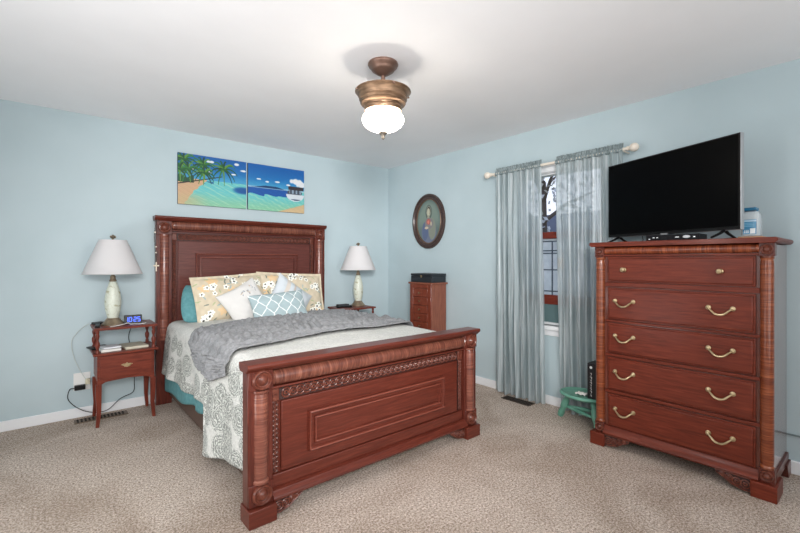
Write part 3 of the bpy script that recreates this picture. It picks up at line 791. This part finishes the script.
def beach1(u, v_):
    c, w1, w2 = sea(u, v_, .52, 4)
    c = mixc(c, sm(.6, .1, ((u-.95)/.25)**2+((v_-.38)/.12)**2), (14,84,158), .95)
    c = mixc(c, ((v_ < .5) & (v_ > .44) & (u > .22) & (u < .5)).astype(float)*(w1 > -.1), (20,96,150), .8)
    e = .30*np.clip(v_/.5, 0, 1)**1.5+.05+.02*w1
    c = mixc(c, ((u < e*(1.0)+.05) & (v_ < .52)).astype(float), (214,176,138)); c = mixc(c, sm(.28, .1, v_)*sm(.5,.1,u), (206,186,140), .6)
    c = clouds(c, u, v_, [(.85,.92,.05,.03),(.95,.80,.05,.025),(.8,.70,.04,.02),(.45,.9,.06,.03),(.2,.72,.05,.03),(.42,.68,.06,.03)])
    c = mixc(c, ((u < .22) & (v_ > .44) & (v_ < .56+.03*np.sin(u*40))).astype(float), (28,84,52))
    c = curve(c, u, v_, [(0,.40),(.3,.50),(.62,.62)], .013, .010, (52,44,40))
    for cx, cy, R, s in [(.64,.78,.27,1),(.34,.82,.24,2),(.36,.66,.2,5),(.07,.88,.26,3),(.13,.7,.22,4),(.02,.68,.2,6)]: c = palm(c, u, v_, cx, cy, R, s)
    return c
def beach2(u, v_):
    hz = .50-.02*u
    c, w1, w2 = sea(u, v_, .5, 8)
    c = mixc(c, ((v_ < .50) & (v_ > .34+.04*w1)).astype(float)*sm(1.0,.75,u), (16,88,170)); c = mixc(c, ((v_ < .52) & (v_ > .49)).astype(float), (190,220,235), .7)
    c = mixc(c, ((v_ > .5) & (v_ < .5+.05*np.exp(-((u-.32)/.16)**2)+.03*np.exp(-((u-.5)/.1)**2))).astype(float), (12,62,110))
    c = mixc(c, sm(.0, .03, (u-.55)*.42-v_+.03+.01*w1), (218,190,146))
    c = clouds(c, u, v_, [(.18,.68,.04,.02),(.32,.64,.04,.02),(.5,.66,.06,.02),(.85,.72,.14,.07),(.95,.66,.12,.08),(.7,.62,.05,.02)])
    def ell(cx, cy, rx, ry, col, lo=-9, hi=9): return mixc(c, ((((u-cx)/rx)**2+((v_-cy)/ry)**2 < 1) & (v_ > lo) & (v_ < hi)).astype(float), col)
    c = ell(.83, .42, .17, .16, (224,232,240), .26, .42); c = ell(.84, .40, .15, .12, (42,70,110), .27, .31)
    c = ell(.82, .46, .14, .07, (70,80,96), .42, .56); c = mixc(c, ((u > .70) & (u < .99) & (v_ > .52) & (v_ < .60)).astype(float), (50,44,50))
    c = mixc(c, ((u > .72) & (u < .96) & (v_ > .44) & (v_ < .52) & (np.sin(u*90) > .2)).astype(float), (150,170,190))
    return c
art('canvas_print', -2.462, -1.842, 1.775, 2.243, 'left beach canvas above the headboard, palms leaning over a turquoise lagoon', beach1)
art('canvas_print', -1.824, -1.206, 1.775, 2.243, 'right beach canvas above the headboard, white boat moored by the sand', beach2)

ov = thing('framed_portrait', 'oval dark framed portrait of a veiled figure on the right wall', 'picture', (0, -.757, 1.71))
def ellring(prof, c, ry, rz, n=64):
    vs = []; fs = []
    for dr, dx in prof:
        for k in range(n): a = 2*PI*k/n; vs.append((c[0]-dx, c[1]+(ry+dr)*math.cos(a), c[2]+(rz+dr)*math.sin(a)))
    m_ = len(prof)
    for i in range(m_-1):
        for k in range(n): a, b = i*n+k, i*n+(k+1) % n; fs.append((a, b, b+n, a+n))
    return vs, fs
vs, fs = ellring([(-.062,.004),(-.06,.014),(-.05,.02),(-.035,.018),(-.02,.034),(-.006,.032),(0,.022),(0,.002)], (0,-.757,1.71), .262, .316)
MB().add(vs, fs).build('frame', wood('dark_oval_wood', (52,40,38), (66,50,46), (80,62,56), (8,8,8), .4), ov)
vs, fs = ellring([(-.070,.008),(-.068,.016),(-.062,.018),(-.058,.014)], (0,-.757,1.71), .262, .316)
MB().add(vs, fs).build('inner_ring', mat('dull_gilt_ring', (120,92,74), .4, .5), ov)
nr, na = 60, 120; vs = []; uvp = []
for i in range(nr+1):
    for k in range(na):
        a = 2*PI*k/na; q = i/nr; uvp.append((-q*math.cos(a), q*math.sin(a))); vs.append((-.009, -.757+.196*q*math.cos(a), 1.71+.25*q*math.sin(a)))
fs = [(i*na+k, i*na+(k+1) % na, (i+1)*na+(k+1) % na, (i+1)*na+k) for i in range(nr) for k in range(na)]
pf = MB().add(vs, fs).build('print', picture_m, ov, smooth=False, fixn=False)
uvp = np.array(uvp); X, Y = uvp[:,0], uvp[:,1]
c = np.tile(np.array([118., 134, 124]), (len(X), 1)); c = mixc(c, sm(.2, -.9, Y), (72,84,90)); c = mixc(c, sm(.7, 1., np.hypot(X, Y)), (96,112,106))
def el(c, cx, cy, rx, ry, col, a=1.): return mixc(c, sm(1.08, .92, ((X-cx)/rx)**2+((Y-cy)/ry)**2), col, a)
c = el(c, .02, -.5, .62, .58, (104,112,132)); c = el(c, .28, -.35, .30, .5, (128,132,120)); c = el(c, -.3, -.45, .25, .42, (84,96,128))
c = el(c, .0, .42, .27, .34, (86,96,90)); c = el(c, .0, .46, .19, .24, (150,156,140)); c = el(c, .0, .48, .16, .20, (76,72,62)); c = el(c, -.02, .42, .12, .18, (182,178,154)); c = el(c, -.02, .16, .10, .12, (150,150,130))
c = el(c, .02, -.1, .34, .26, (124,120,122)); c = el(c, -.02, -.02, .17, .14, (166,92,86)); c = el(c, -.03, -.04, .08, .08, (205,120,100)); c = el(c, -.18, -.3, .16, .06, (196,180,156)); c = el(c, .2,-.12,.06,.1,(186,172,150))
paint(pf, c)

# ---------------------------------------------------------------- jewellery chest
jc = thing('jewelry_chest', 'small reddish jewelry chest with stacked drawers against the right wall', 'cabinet', (-.155, -.93, 0))
JF, JY0, JY1 = -.255, -1.055, -.70
MB().box(JF+.012, -.02, JY0+.01, JY1-.01, .12, 1.0).build('case', side_wood, jc, bevel=.004)
MB().box(JF-.012, -.012, JY0-.008, JY1+.008, 1.0, 1.02).build('top', side_wood, jc, bevel=.004)
fr = MB().box(JF, JF+.014, JY0+.01, JY0+.06, .12, 1.0).box(JF, JF+.014, JY1-.06, JY1-.01, .12, 1.0).box(JF, JF+.014, JY0+.06, JY1-.06, .955, 1.0)
fr.build('face_frame', chest_wood, jc, bevel=.004)
for i in range(8):
    z = .86-.09*i
    d = MB().box(JF-.002, JF+.014, JY0+.065, JY1-.065, z+.003, z+.089).build('drawer', chest_wood, jc, bevel=.005)
    MB().lathe([(.0,0),(.005,0),(.004,.008),(.010,.014),(.010,.019),(.0,.023)], (JF-.002, (JY0+JY1)/2, z+.046), 'x', 12, -1).build('knob', brass, d)
for sx, sy in ((JF+.03, JY0+.03), (JF+.03, JY1-.03), (-.045, JY0+.03), (-.045, JY1-.03)):
    MB().box(sx-.015, sx+.015, sy-.015, sy+.015, 0, .12).build('foot', chest_wood, jc, bevel=.003)
bx = thing('keepsake_box', 'flat black box with a small clasp on top of the jewelry chest', 'box', (-.155, -.93, 1.02))
MB().box(-.245, -.03, -1.05, -.715, 1.02, 1.088).build('body', mat('black_leatherette', (28,34,40), .5), bx, bevel=.004)
MB().box(-.247, -.028, -1.052, -.713, 1.090, 1.115).build('lid', bx.children[0].data.materials[0], bx, bevel=.004)
MB().box(-.251, -.246, -.898, -.878, 1.073, 1.098).build('clasp', brass, bx, bevel=.001)

# ---------------------------------------------------------------- ceiling light
FX, FY = -1.828, -2.246
cl = thing('ceiling_light', 'bronze bell shaped ceiling light with glowing white glass bowl', 'ceiling light', (FX, FY, 2.44))
MB().lathe([(.0,2.44),(.088,2.44),(.092,2.43),(.086,2.418),(.076,2.412),(.072,2.402),(.066,2.394),(.056,2.388),(.040,2.376),(.026,2.368),(.014,2.363),(.0,2.363)], (FX,FY,0), 'z', 40).build('canopy', bronze_dk, cl)
MB().lathe([(.012,2.37),(.012,2.28)], (FX,FY,0), 'z', 16).build('stem', bronze_dk, cl)
MB().lathe([(.0,2.285),(.10,2.285),(.158,2.276),(.166,2.272),(.168,2.266),(.162,2.260),(.156,2.252),(.148,2.236),(.142,2.224),(.144,2.218),(.138,2.212),(.134,2.204),(.0,2.204)], (FX,FY,0), 'z', 56).build('housing', bronze, cl)
MB().lathe([(.0,2.206),(.134,2.206),(.137,2.199),(.132,2.192),(.120,2.190),(.112,2.184),(.110,2.176),(.113,2.170),(.108,2.164),(.106,2.156),(.110,2.150),(.0,2.150)], (FX,FY,0), 'z', 48).build('collar', bronze, cl)
glow = mat('lit_white_glass', (255,252,245), .3, Emission_Color=rgba((255,244,228)), Emission_Strength=26.0)
MB().lathe([(.0,2.136),(.100,2.136),(.114,2.128),(.123,2.114),(.126,2.098),(.121,2.082),(.108,2.064),(.086,2.048),(.060,2.037),(.032,2.030),(.0,2.028)], (FX,FY,0), 'z', 48).build('glass_bowl', glow, cl)
MB().lathe([(.0,2.032),(.026,2.030),(.027,2.022),(.018,2.014),(.013,2.008),(.009,1.998),(.012,1.994),(.006,1.986),(.0,1.980)], (FX,FY,0), 'z', 20).build('finial', mat('pewter', (150,142,132), .35, .8), cl)
for k in range(4):
    a = PI/4+PI/2*k+.5
    MB().lathe([(.0,0),(.007,0),(.008,.006),(.0,.012)], (FX+.166*math.cos(a), FY+.166*math.sin(a), 2.258), 'z', 10).build('screw', bronze_dk, cl)

# ---------------------------------------------------------------- curtains
rod = thing('curtain_rod', 'cream curtain rod with round finials above the window', 'curtain rod', (-.10, -2.33, 2.085))
cream = mat('cream_rod', (226,216,202), .4)
MB().tube([(-.10,-1.715,2.083),(-.10,-2.955,2.083)], .012, 16).build('pole', cream, rod)
for s, y in ((1,-1.715),(-1,-2.955)):
    MB().lathe([(.0,-.005),(.016,-.005),(.017,.006),(.011,.010),(.018,.016),(.028,.028),(.032,.045),(.028,.062),(.015,.074),(.0,.077)], (-.10, y, 2.083), 'y', 24, s).build('finial', cream, rod)
    MB().tube([(0,y-s*.03,2.07),(-.10,y-s*.03,2.07)], .007, 8).build('bracket', cream, rod)
cur_m = mat('sheer_silver_teal', (172,188,190), .5)
b = bsdf(cur_m); b.inputs['Sheen Weight'].default_value = .3
v = mapping(cur_m, (1, 30, .5))
st = noise(cur_m, 2.2, 3, .6, v); st2 = noise(cur_m, 160, 2, .6, mapping(cur_m, (1,1,.5)))
L(cur_m, ramp(cur_m, st, [(.36,(150,162,165)),(.52,(184,195,198)),(.64,(236,241,243))]), b.inputs['Base Color'])  # silvery fabric streaks; the palest also imitate fold highlights in the colour
b.inputs['Metallic'].default_value = .25
bump(cur_m, st2, .4, .003)
tb = N(cur_m, 'ShaderNodeBsdfTranslucent'); tb.inputs[0].default_value = rgba((190,206,208))
tr = N(cur_m, 'ShaderNodeBsdfTransparent'); ms = N(cur_m, 'ShaderNodeMixShader'); ms.inputs[0].default_value = .3
ms2 = N(cur_m, 'ShaderNodeMixShader'); ms2.inputs[0].default_value = .20
L(cur_m, b.outputs[0], ms.inputs[1]); L(cur_m, tb.outputs[0], ms.inputs[2]); L(cur_m, ms.outputs[0], ms2.inputs[1]); L(cur_m, tr.outputs[0], ms2.inputs[2])
L(cur_m, ms2.outputs[0], cur_m.node_tree.nodes['Material Output'].inputs[0])
def curtain(label, top, bot, nf, seed, zb):
    t = thing('curtain', label, 'curtain', (-.1, (top[0]+top[1])/2, 0), group='sheer curtains at the window')
    def xf(u, zt):
        q = u*nf*2*PI+1.2*mn.noise(Vector((u*5, seed, zt*.8)))*2
        a = lerp(.027, .019, zt)
        return a*math.sin(q)+.016*mn.noise(Vector((u*16, seed+4, zt*3)))*(1-zt*.4)
    def fn(u, v_):
        z = lerp(zb+.008*math.sin(u*20+seed), 2.066, v_)
        y = lerp(lerp(bot[0], bot[1], u), lerp(top[0], top[1], u), v_**.8)
        return (-.098+xf(u, v_)+.006*(1-v_), y+.006*math.sin(u*nf*4*PI)*(1-v_*.5), z)
    MB().grid(fn, 260, 60).build('sheer_panel', cur_m, t, fixn=False, angle=3)
    def hd(u, v_):     # rod pocket wraps the pole and a ruffle stands above it
        a = v_*1.0
        if v_ < .6:
            q = -PI/2 + v_/.6*PI; x = -.098-.0165*math.cos(q); z = 2.083+.0165*math.sin(q)
        else:
            k = (v_-.6)/.4; x = -.098+k*.004; z = 2.0995+.033*k+.006*k*mn.noise(Vector((u*30, seed, 0)))
        r = .004*math.sin(u*150+seed)+.008*mn.noise(Vector((u*40, v_*3, seed)))*(1 if v_ > .6 else .25)
        return (x+r, lerp(top[0], top[1], u), z)
    MB().grid(hd, 240, 16).build('header_ruffle', cur_h, t, fixn=False, angle=3, solid=.002)
    return t
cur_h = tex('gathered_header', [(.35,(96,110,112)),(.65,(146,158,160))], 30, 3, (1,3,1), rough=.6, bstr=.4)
curtain('left sheer silver-teal curtain panel hanging to the floor, nearer the corner', (-1.765, -2.25), (-1.775, -2.285), 8, 1, .018)
curtain('right sheer silver-teal curtain panel, partly behind the television', (-2.385, -2.925), (-2.43, -2.93), 8, 6, .018)

# ---------------------------------------------------------------- green stool with a black box
st = thing('step_stool', 'low sea-green painted round stool between the curtain and tall chest', 'stool', (-.29, -2.70, 0))
green = tex('sea_green_paint', [(.3,(84,140,122)),(.7,(112,166,146))], 14, 3, rough=.45)
SX, SY = -.245, -2.705
seat = MB().lathe([(.0,.222),(.90,.222),(.97,.227),(1.0,.236),(.97,.245),(.92,.249),(.88,.246),(.0,.245)], n=56)
seat.v = [(SX+x*.145, SY+y*.19, z) for x, y, z in seat.v]; seat.build('seat', green, st)
LE = [(Vector((SX-.01,SY+.12,.222)), Vector((-.195,-2.478,.012))), (Vector((SX-.06,SY-.09,.222)), Vector((-.34,-2.85,.012))), (Vector((SX+.05,SY-.09,.222)), Vector((-.15,-2.85,.012)))]
for p0, p1 in LE:
    n = [0,.08,.15,.2,.3,.45,.6,.7,.78,.88,1]; rr = [.016,.018,.023,.018,.024,.029,.026,.02,.023,.026,.022]
    MB().tube([p0.lerp(p1, t) for t in n], rr, 14).build('leg', green, st)
for k in range(3):
    a, b_ = LE[k][0].lerp(LE[k][1], .55), LE[(k+1) % 3][0].lerp(LE[(k+1) % 3][1], .55)
    MB().tube([a.lerp(b_, t) for t in (0,.1,.3,.5,.7,.9,1)], [.007,.009,.013,.016,.013,.009,.007], 10).build('stretcher', green, st)
bb = thing('black_box', 'upright black box with white lettering standing on the green stool', 'box', (-.27, -2.81, .246))
MB().box(-.33, -.21, -2.852, -2.765, .246, .505).build('case', mat('black_card', (22,22,26), .4), bb, bevel=.002)
g = MB(); y0 = -2.792
g.lathe([(.0,0),(.010,0),(.010,.0012),(.0,.0012)], (-.330, y0, .475), 'x', 14, -1)
zz = .435
for k, (h, w_) in enumerate([(.014,.010),(.004,.004),(.018,.013),(.010,.009),(.014,.012),(.012,.008),(.006,.006),(.012,.010),(.016,.012),(.004,.004),(.012,.010)]):
    g.box(-.3312, -.330, y0-w_/2, y0-w_/2+.004, zz-h, zz); g.box(-.3312, -.330, y0-w_/2, y0+w_/2, zz-.003, zz)
    zz -= h+.005
g.build('lettering', white_pl, bb, smooth=False)
tis = MB().grid(lambda u, v_: (-.33+.06*v_, -2.745+.075*u, .252+.012*abs(math.sin(u*7+v_*4))), 14, 10)
tag(tis.build('crumpled_tissue', paper, solid=.002), 'crumpled white paper lying on the green stool beside the black box', 'paper')

# ---------------------------------------------------------------- tall chest of drawers
dr = thing('chest_of_drawers', 'tall five-drawer cherry chest with brass pulls carrying the television', 'chest of drawers', (-.26, -3.35, 0))
F0 = -.478; BK = -.02
def D(mb, n, m, p=None, **k): return mb.build(n, m, p or dr, **k)
pol = wood('polished_side_wood', (84,40,30), (104,52,40), (120,64,50), (14, 14, 1.4), .16, 1.0)
D(MB().box(F0+.02, BK, -3.813, -2.89, .07, 1.345), 'case', pol, bevel=.002)
m = MB().prism([(-3.838,1.358),(-3.842,1.366),(-3.838,1.376),(-3.832,1.380),(-2.869,1.380),(-2.862,1.376),(-2.860,1.366),(-2.864,1.358),(-2.874,1.350),(-3.828,1.350)], -.502, -.006, 'x')
D(m, 'top', wood_y, bevel=.002)
for s, y0, y1 in ((1,-2.948,-2.894), (-1,-3.821,-3.763)):
    yc = (y0+y1)/2; R = .029
    D(MB().box(F0, F0+.05, y0-.004, y1+.004, 1.28, 1.35), 'corner_block', wood_z, bevel=.003)
    rosette((F0-.001, yc, 1.316), .029, 'x', -1, dr, carve)
    D(MB().box(F0, F0+.05, y0-.004, y1+.004, .085, .16), 'corner_block', wood_z, bevel=.003)
    rosette((F0-.001, yc, .123), .029, 'x', -1, dr, carve)
    H = 1.28-.16
    D(MB().lathe([(R*1.05,0),(R*1.05,.012),(R*.9,.018),(R*.96,.03),(R,.05),(R,H-.05),(R*.96,H-.03),(R*.9,H-.018),(R*1.05,H-.012),(R*1.05,H)], (F0+.018, yc, .16), 'z', 28), 'column', flame_zd)
D(MB().box(-.502, -.40, -2.961, -2.866, 0, .085), 'plinth', wood_y, bevel=.004)
D(MB().box(-.502, -.33, -3.838, -3.728, 0, .085), 'plinth', wood_y, bevel=.004)
for y0, y1 in ((-2.94,-2.875), (-3.832,-3.76)):
    D(MB().prism([(-.145,.085),(-.018,.085),(-.018,0),(-.095,0)], y0, y1, 'y'), 'rear_foot', wood_z, bevel=.003)
D(MB().box(-.40, BK, -3.822, -3.80, .07, .125), 'side_rail', wood_z, bevel=.003)
r = .024
D(MB().lathe([(r*.85,0),(r,.008),(r*.88,.014),(r,.04),(r,.77),(r*.88,.796),(r,.802),(r*.85,.81)], (F0+.014, -3.762, 1.322), 'y', 28), 'roll_moulding', flame_y)
D(MB().box(F0+.002, F0+.03, -3.76, -2.95, 1.284, 1.296), 'fillet', wood_y, bevel=.003)
zs = [(1.115,1.2816),(.864,1.076),(.639,.838),(.393,.608),(.145,.362)]
rail = [1.078,.84,.611,.365]
for i, ((a, b_), nx) in enumerate(zip(zs, rail+[None])):
    if nx: D(MB().box(F0+.004, F0+.03, -3.765, -2.955, nx+.004, a-.004), 'drawer_rail', wood_y, bevel=.004)
    d = D(MB().box(F0+.006, F0+.026, -3.747, -2.973, a, b_), 'drawer', wood_y, bevel=.003)
    MB().box(F0-.003, F0+.012, -3.738, -2.982, a+.009, b_-.009).build('drawer_panel', wood_y, d, bevel=.006)
    zc = (a+b_)/2
    for yc in (-3.082, -3.595):
        if i == 0:
            MB().lathe([(.0,0),(.015,0),(.014,.004),(.006,.007),(.006,.013),(.013,.018),(.016,.024),(.013,.031),(.0,.034)], (F0-.003, yc, zc-.002), 'x', 20, -1).build('knob', brass, d)
        else:
            h = MB(); zc2 = zc+.02; w_ = .056
            for s in (-1, 1):
                h.lathe([(.0,0),(.014,0),(.013,.004),(.007,.006),(.006,.014),(.009,.018),(.0,.021)], (F0-.003, yc+s*w_, zc2), 'x', 16, -1)
            pts = spl([(F0-.018, yc-w_, zc2), (F0-.024, yc-w_*.72, zc2-.014), (F0-.03, yc-w_*.4, zc2-.030), (F0-.031, yc, zc2-.036), (F0-.03, yc+w_*.4, zc2-.030), (F0-.024, yc+w_*.72, zc2-.014), (F0-.018, yc+w_, zc2)], 4)
            rr = [.0042+.0026*math.sin(PI*k/(len(pts)-1)) for k in range(len(pts))]
            h.tube(pts, rr, 8); h.build('handle', brass, d)
m = MB().prism([(F0-.012,.085),(F0-.018,.095),(F0-.014,.106),(F0-.004,.112),(F0+.002,.124),(F0+.008,.142),(F0+.04,.142),(F0+.04,.085)], -3.76, -2.95, 'y')
m2 = MB(); m2.v = [(x, y, z) for x, y, z in m.v]; m2.f = m.f; D(m2, 'base_moulding', wood_y)
bracket(dr, -1, -2.961, 'yz', F0-.016, F0+.02, carve, carve_dk, .155, .085)
bracket(dr, 1, -3.728, 'yz', F0-.016, F0+.02, carve, carve_dk, .155, .085)

# ---------------------------------------------------------------- television and company
P0, P1 = Vector((-.150,-2.838,0)), Vector((-.466,-3.684,0))
ang = math.atan2((P1-P0).y, (P1-P0).x); mid = (P0+P1)/2; Wt = (P1-P0).length
tv = thing('television', 'flat black television on two splayed feet on the tall chest', 'television', (mid.x, mid.y, 1.38), (0, 0, ang+PI))
# local +x points from right end to left end of the screen, screen faces local +y or -y
Zb, Zt = .047, .582
nrm = Vector((0,1,0)); nrm.rotate(Euler((0,0,ang+PI))); sg = -1 if nrm.dot(Vector((-1,0,0))) < 0 else 1
def T(mb, n, m, p=None, **k): return mb.build(n, m, p or tv, local=True, **k)
h = Wt/2
T(MB().box(-h, h, -sg*.028, 0, Zb, Zt), 'housing', silver, bevel=.003)
T(MB().box(-h+.003, h-.003, 0, sg*.002, Zb+.002, Zt-.002), 'bezel', black_m)
T(MB().box(-h+.012, h-.012, sg*.002, sg*.0035, Zb+.02, Zt-.01), 'screen', black_gl)
T(MB().box(-.025, .025, sg*.001, sg*.004, Zb-.004, Zb+.007), 'badge', silver)
for s in (-1, 1):
    q = s*h*.80
    T(MB().tube([(q, sg*.10, .006), (q, sg*.03, .03), (q, -sg*.01, .05)], [.006,.008,.010], 8).tube([(q, -sg*.10, .006), (q, -sg*.04, .03), (q, -sg*.01, .05)], [.006,.008,.010], 8), 'foot', black_m)
cb = thing('cable_box', 'low black cable box with small lights under the television', 'electronics', (-.34, -3.33, 1.38), (0, 0, math.radians(0)))
MB().box(-.40, -.24, -3.475, -3.185, 1.384, 1.420).build('case', mat('box_black', (14,15,20), .45, Specular_IOR_Level=.15), cb, bevel=.002)
g = MB().box(-.402, -.40, -3.235, -3.225, 1.40, 1.404).box(-.402, -.40, -3.255, -3.245, 1.40, 1.404).box(-.402, -.40, -3.37, -3.35, 1.400, 1.404).box(-.402, -.40, -3.21, -3.20, 1.392, 1.396).box(-.402, -.40, -3.455, -3.445, 1.398, 1.404)
g.build('indicator_lights', mat('soft_white_led', (220,225,230), .4, Emission_Color=(1,1,1,1), Emission_Strength=.5), cb)
g = MB(); vs = [(-.402, -3.41+.02*math.cos(2*PI*k/20), 1.403+.009*math.sin(2*PI*k/20)) for k in range(20)]
g.prism([(p[1], p[2]) for p in vs], -.4025, -.40, 'x'); g.build('logo_oval', silver, cb)
for yy in (-3.46, -3.20):
    MB().box(-.39, -.37, yy-.008, yy+.008, 1.38, 1.385).build('rubber_foot', black_m, cb)
tag(MB().tube(spl([(-.25,-3.17,1.384),(-.30,-3.13,1.384),(-.24,-3.11,1.40),(-.20,-3.09,1.45),(-.21,-3.12,1.50)]), .003, 6).build('video_cable', black_m), 'thin black cable rising behind the television from the cable box', 'cable')
tag(MB().tube(spl([(-.25,-3.48,1.384),(-.28,-3.53,1.386),(-.33,-3.57,1.384),(-.36,-3.62,1.386),(-.30,-3.65,1.384),(-.22,-3.60,1.384)]), .003, 6).build('power_cable', black_m), 'black cable coiled on the chest top by the right television foot', 'cable')

jg = thing('plastic_jug', 'clear plastic jug with blue cap and blue label on the tall chest', 'jug', (-.30, -3.705, 1.38))
JX, JY = -.30, -3.700
clear = mat('milky_clear_plastic', (226,234,238), .25, Alpha=.45)
def rrect(cx, cy, a, b_, n=24, p=4):
    out = []
    for k in range(n):
        t = 2*PI*k/n; c_, s_ = math.cos(t), math.sin(t)
        out.append((cx+a*abs(c_)**(2/p)*(1 if c_ >= 0 else -1), cy+b_*abs(s_)**(2/p)*(1 if s_ >= 0 else -1)))
    return out
vs = []; n = 24
for z, q in ((1.394,.85),(1.398,1),(1.50,1),(1.515,.97),(1.530,.80),(1.538,.60)):
    vs += [(x, y, z) for x, y in rrect(JX, JY, .05*q, .043*q, n)]
fs = [(i*n+k, i*n+(k+1) % n, (i+1)*n+(k+1) % n, (i+1)*n+k) for i in range(5) for k in range(n)]+[tuple(range(n)), tuple(5*n+k for k in range(n-1, -1, -1))]
MB().add(vs, fs).build('bottle', clear, jg)
blue_m = mat('blue_cap', (28,104,140), .35)
MB().box(JX-.045, JX+.03, JY-.028, JY+.045, 1.538, 1.556).lathe([(.03,0),(.03,.02)], (JX,JY,1.536), 'z', 24).build('cap', blue_m, jg, bevel=.004)
lb = MB().grid(lambda u, v_: (JX-.0515, JY+.030-.060*u, 1.405+.082*v_), 30, 40).build('label', picture_m, jg, smooth=False, fixn=False)
uu, vv = np.meshgrid(np.linspace(0,1,30), np.linspace(0,1,40)); uu, vv = uu.ravel(), vv.ravel()
c = np.tile(np.array([70., 138, 176]), (len(uu), 1))
c = mixc(c, ((vv > .86) & (vv < .95)).astype(float), (190,216,232)); c = mixc(c, ((vv > .5) & (vv < .8) & (np.sin(vv*60) > .2) & (uu > .1) & (uu < .85)).astype(float), (130,186,216))
c = mixc(c, ((vv > .05) & (vv < .4) & (uu > .52) & (uu < .92)).astype(float), (236,240,240)); c = mixc(c, ((vv > .08) & (vv < .3) & (uu > .1) & (uu < .45) & (np.sin(uu*50) > 0)).astype(float), (210,228,238))
c = mixc(c, (np.abs(uu-.5) > .47).astype(float), (28,84,140))
paint(lb, c)
tag(MB().box(-.37, -.24, -3.758, -3.650, 1.380, 1.392).build('coaster', mat('cork_coaster', (196,150,118), .8), bevel=.003), 'flat tan coaster under the plastic jug on the chest', 'coaster')
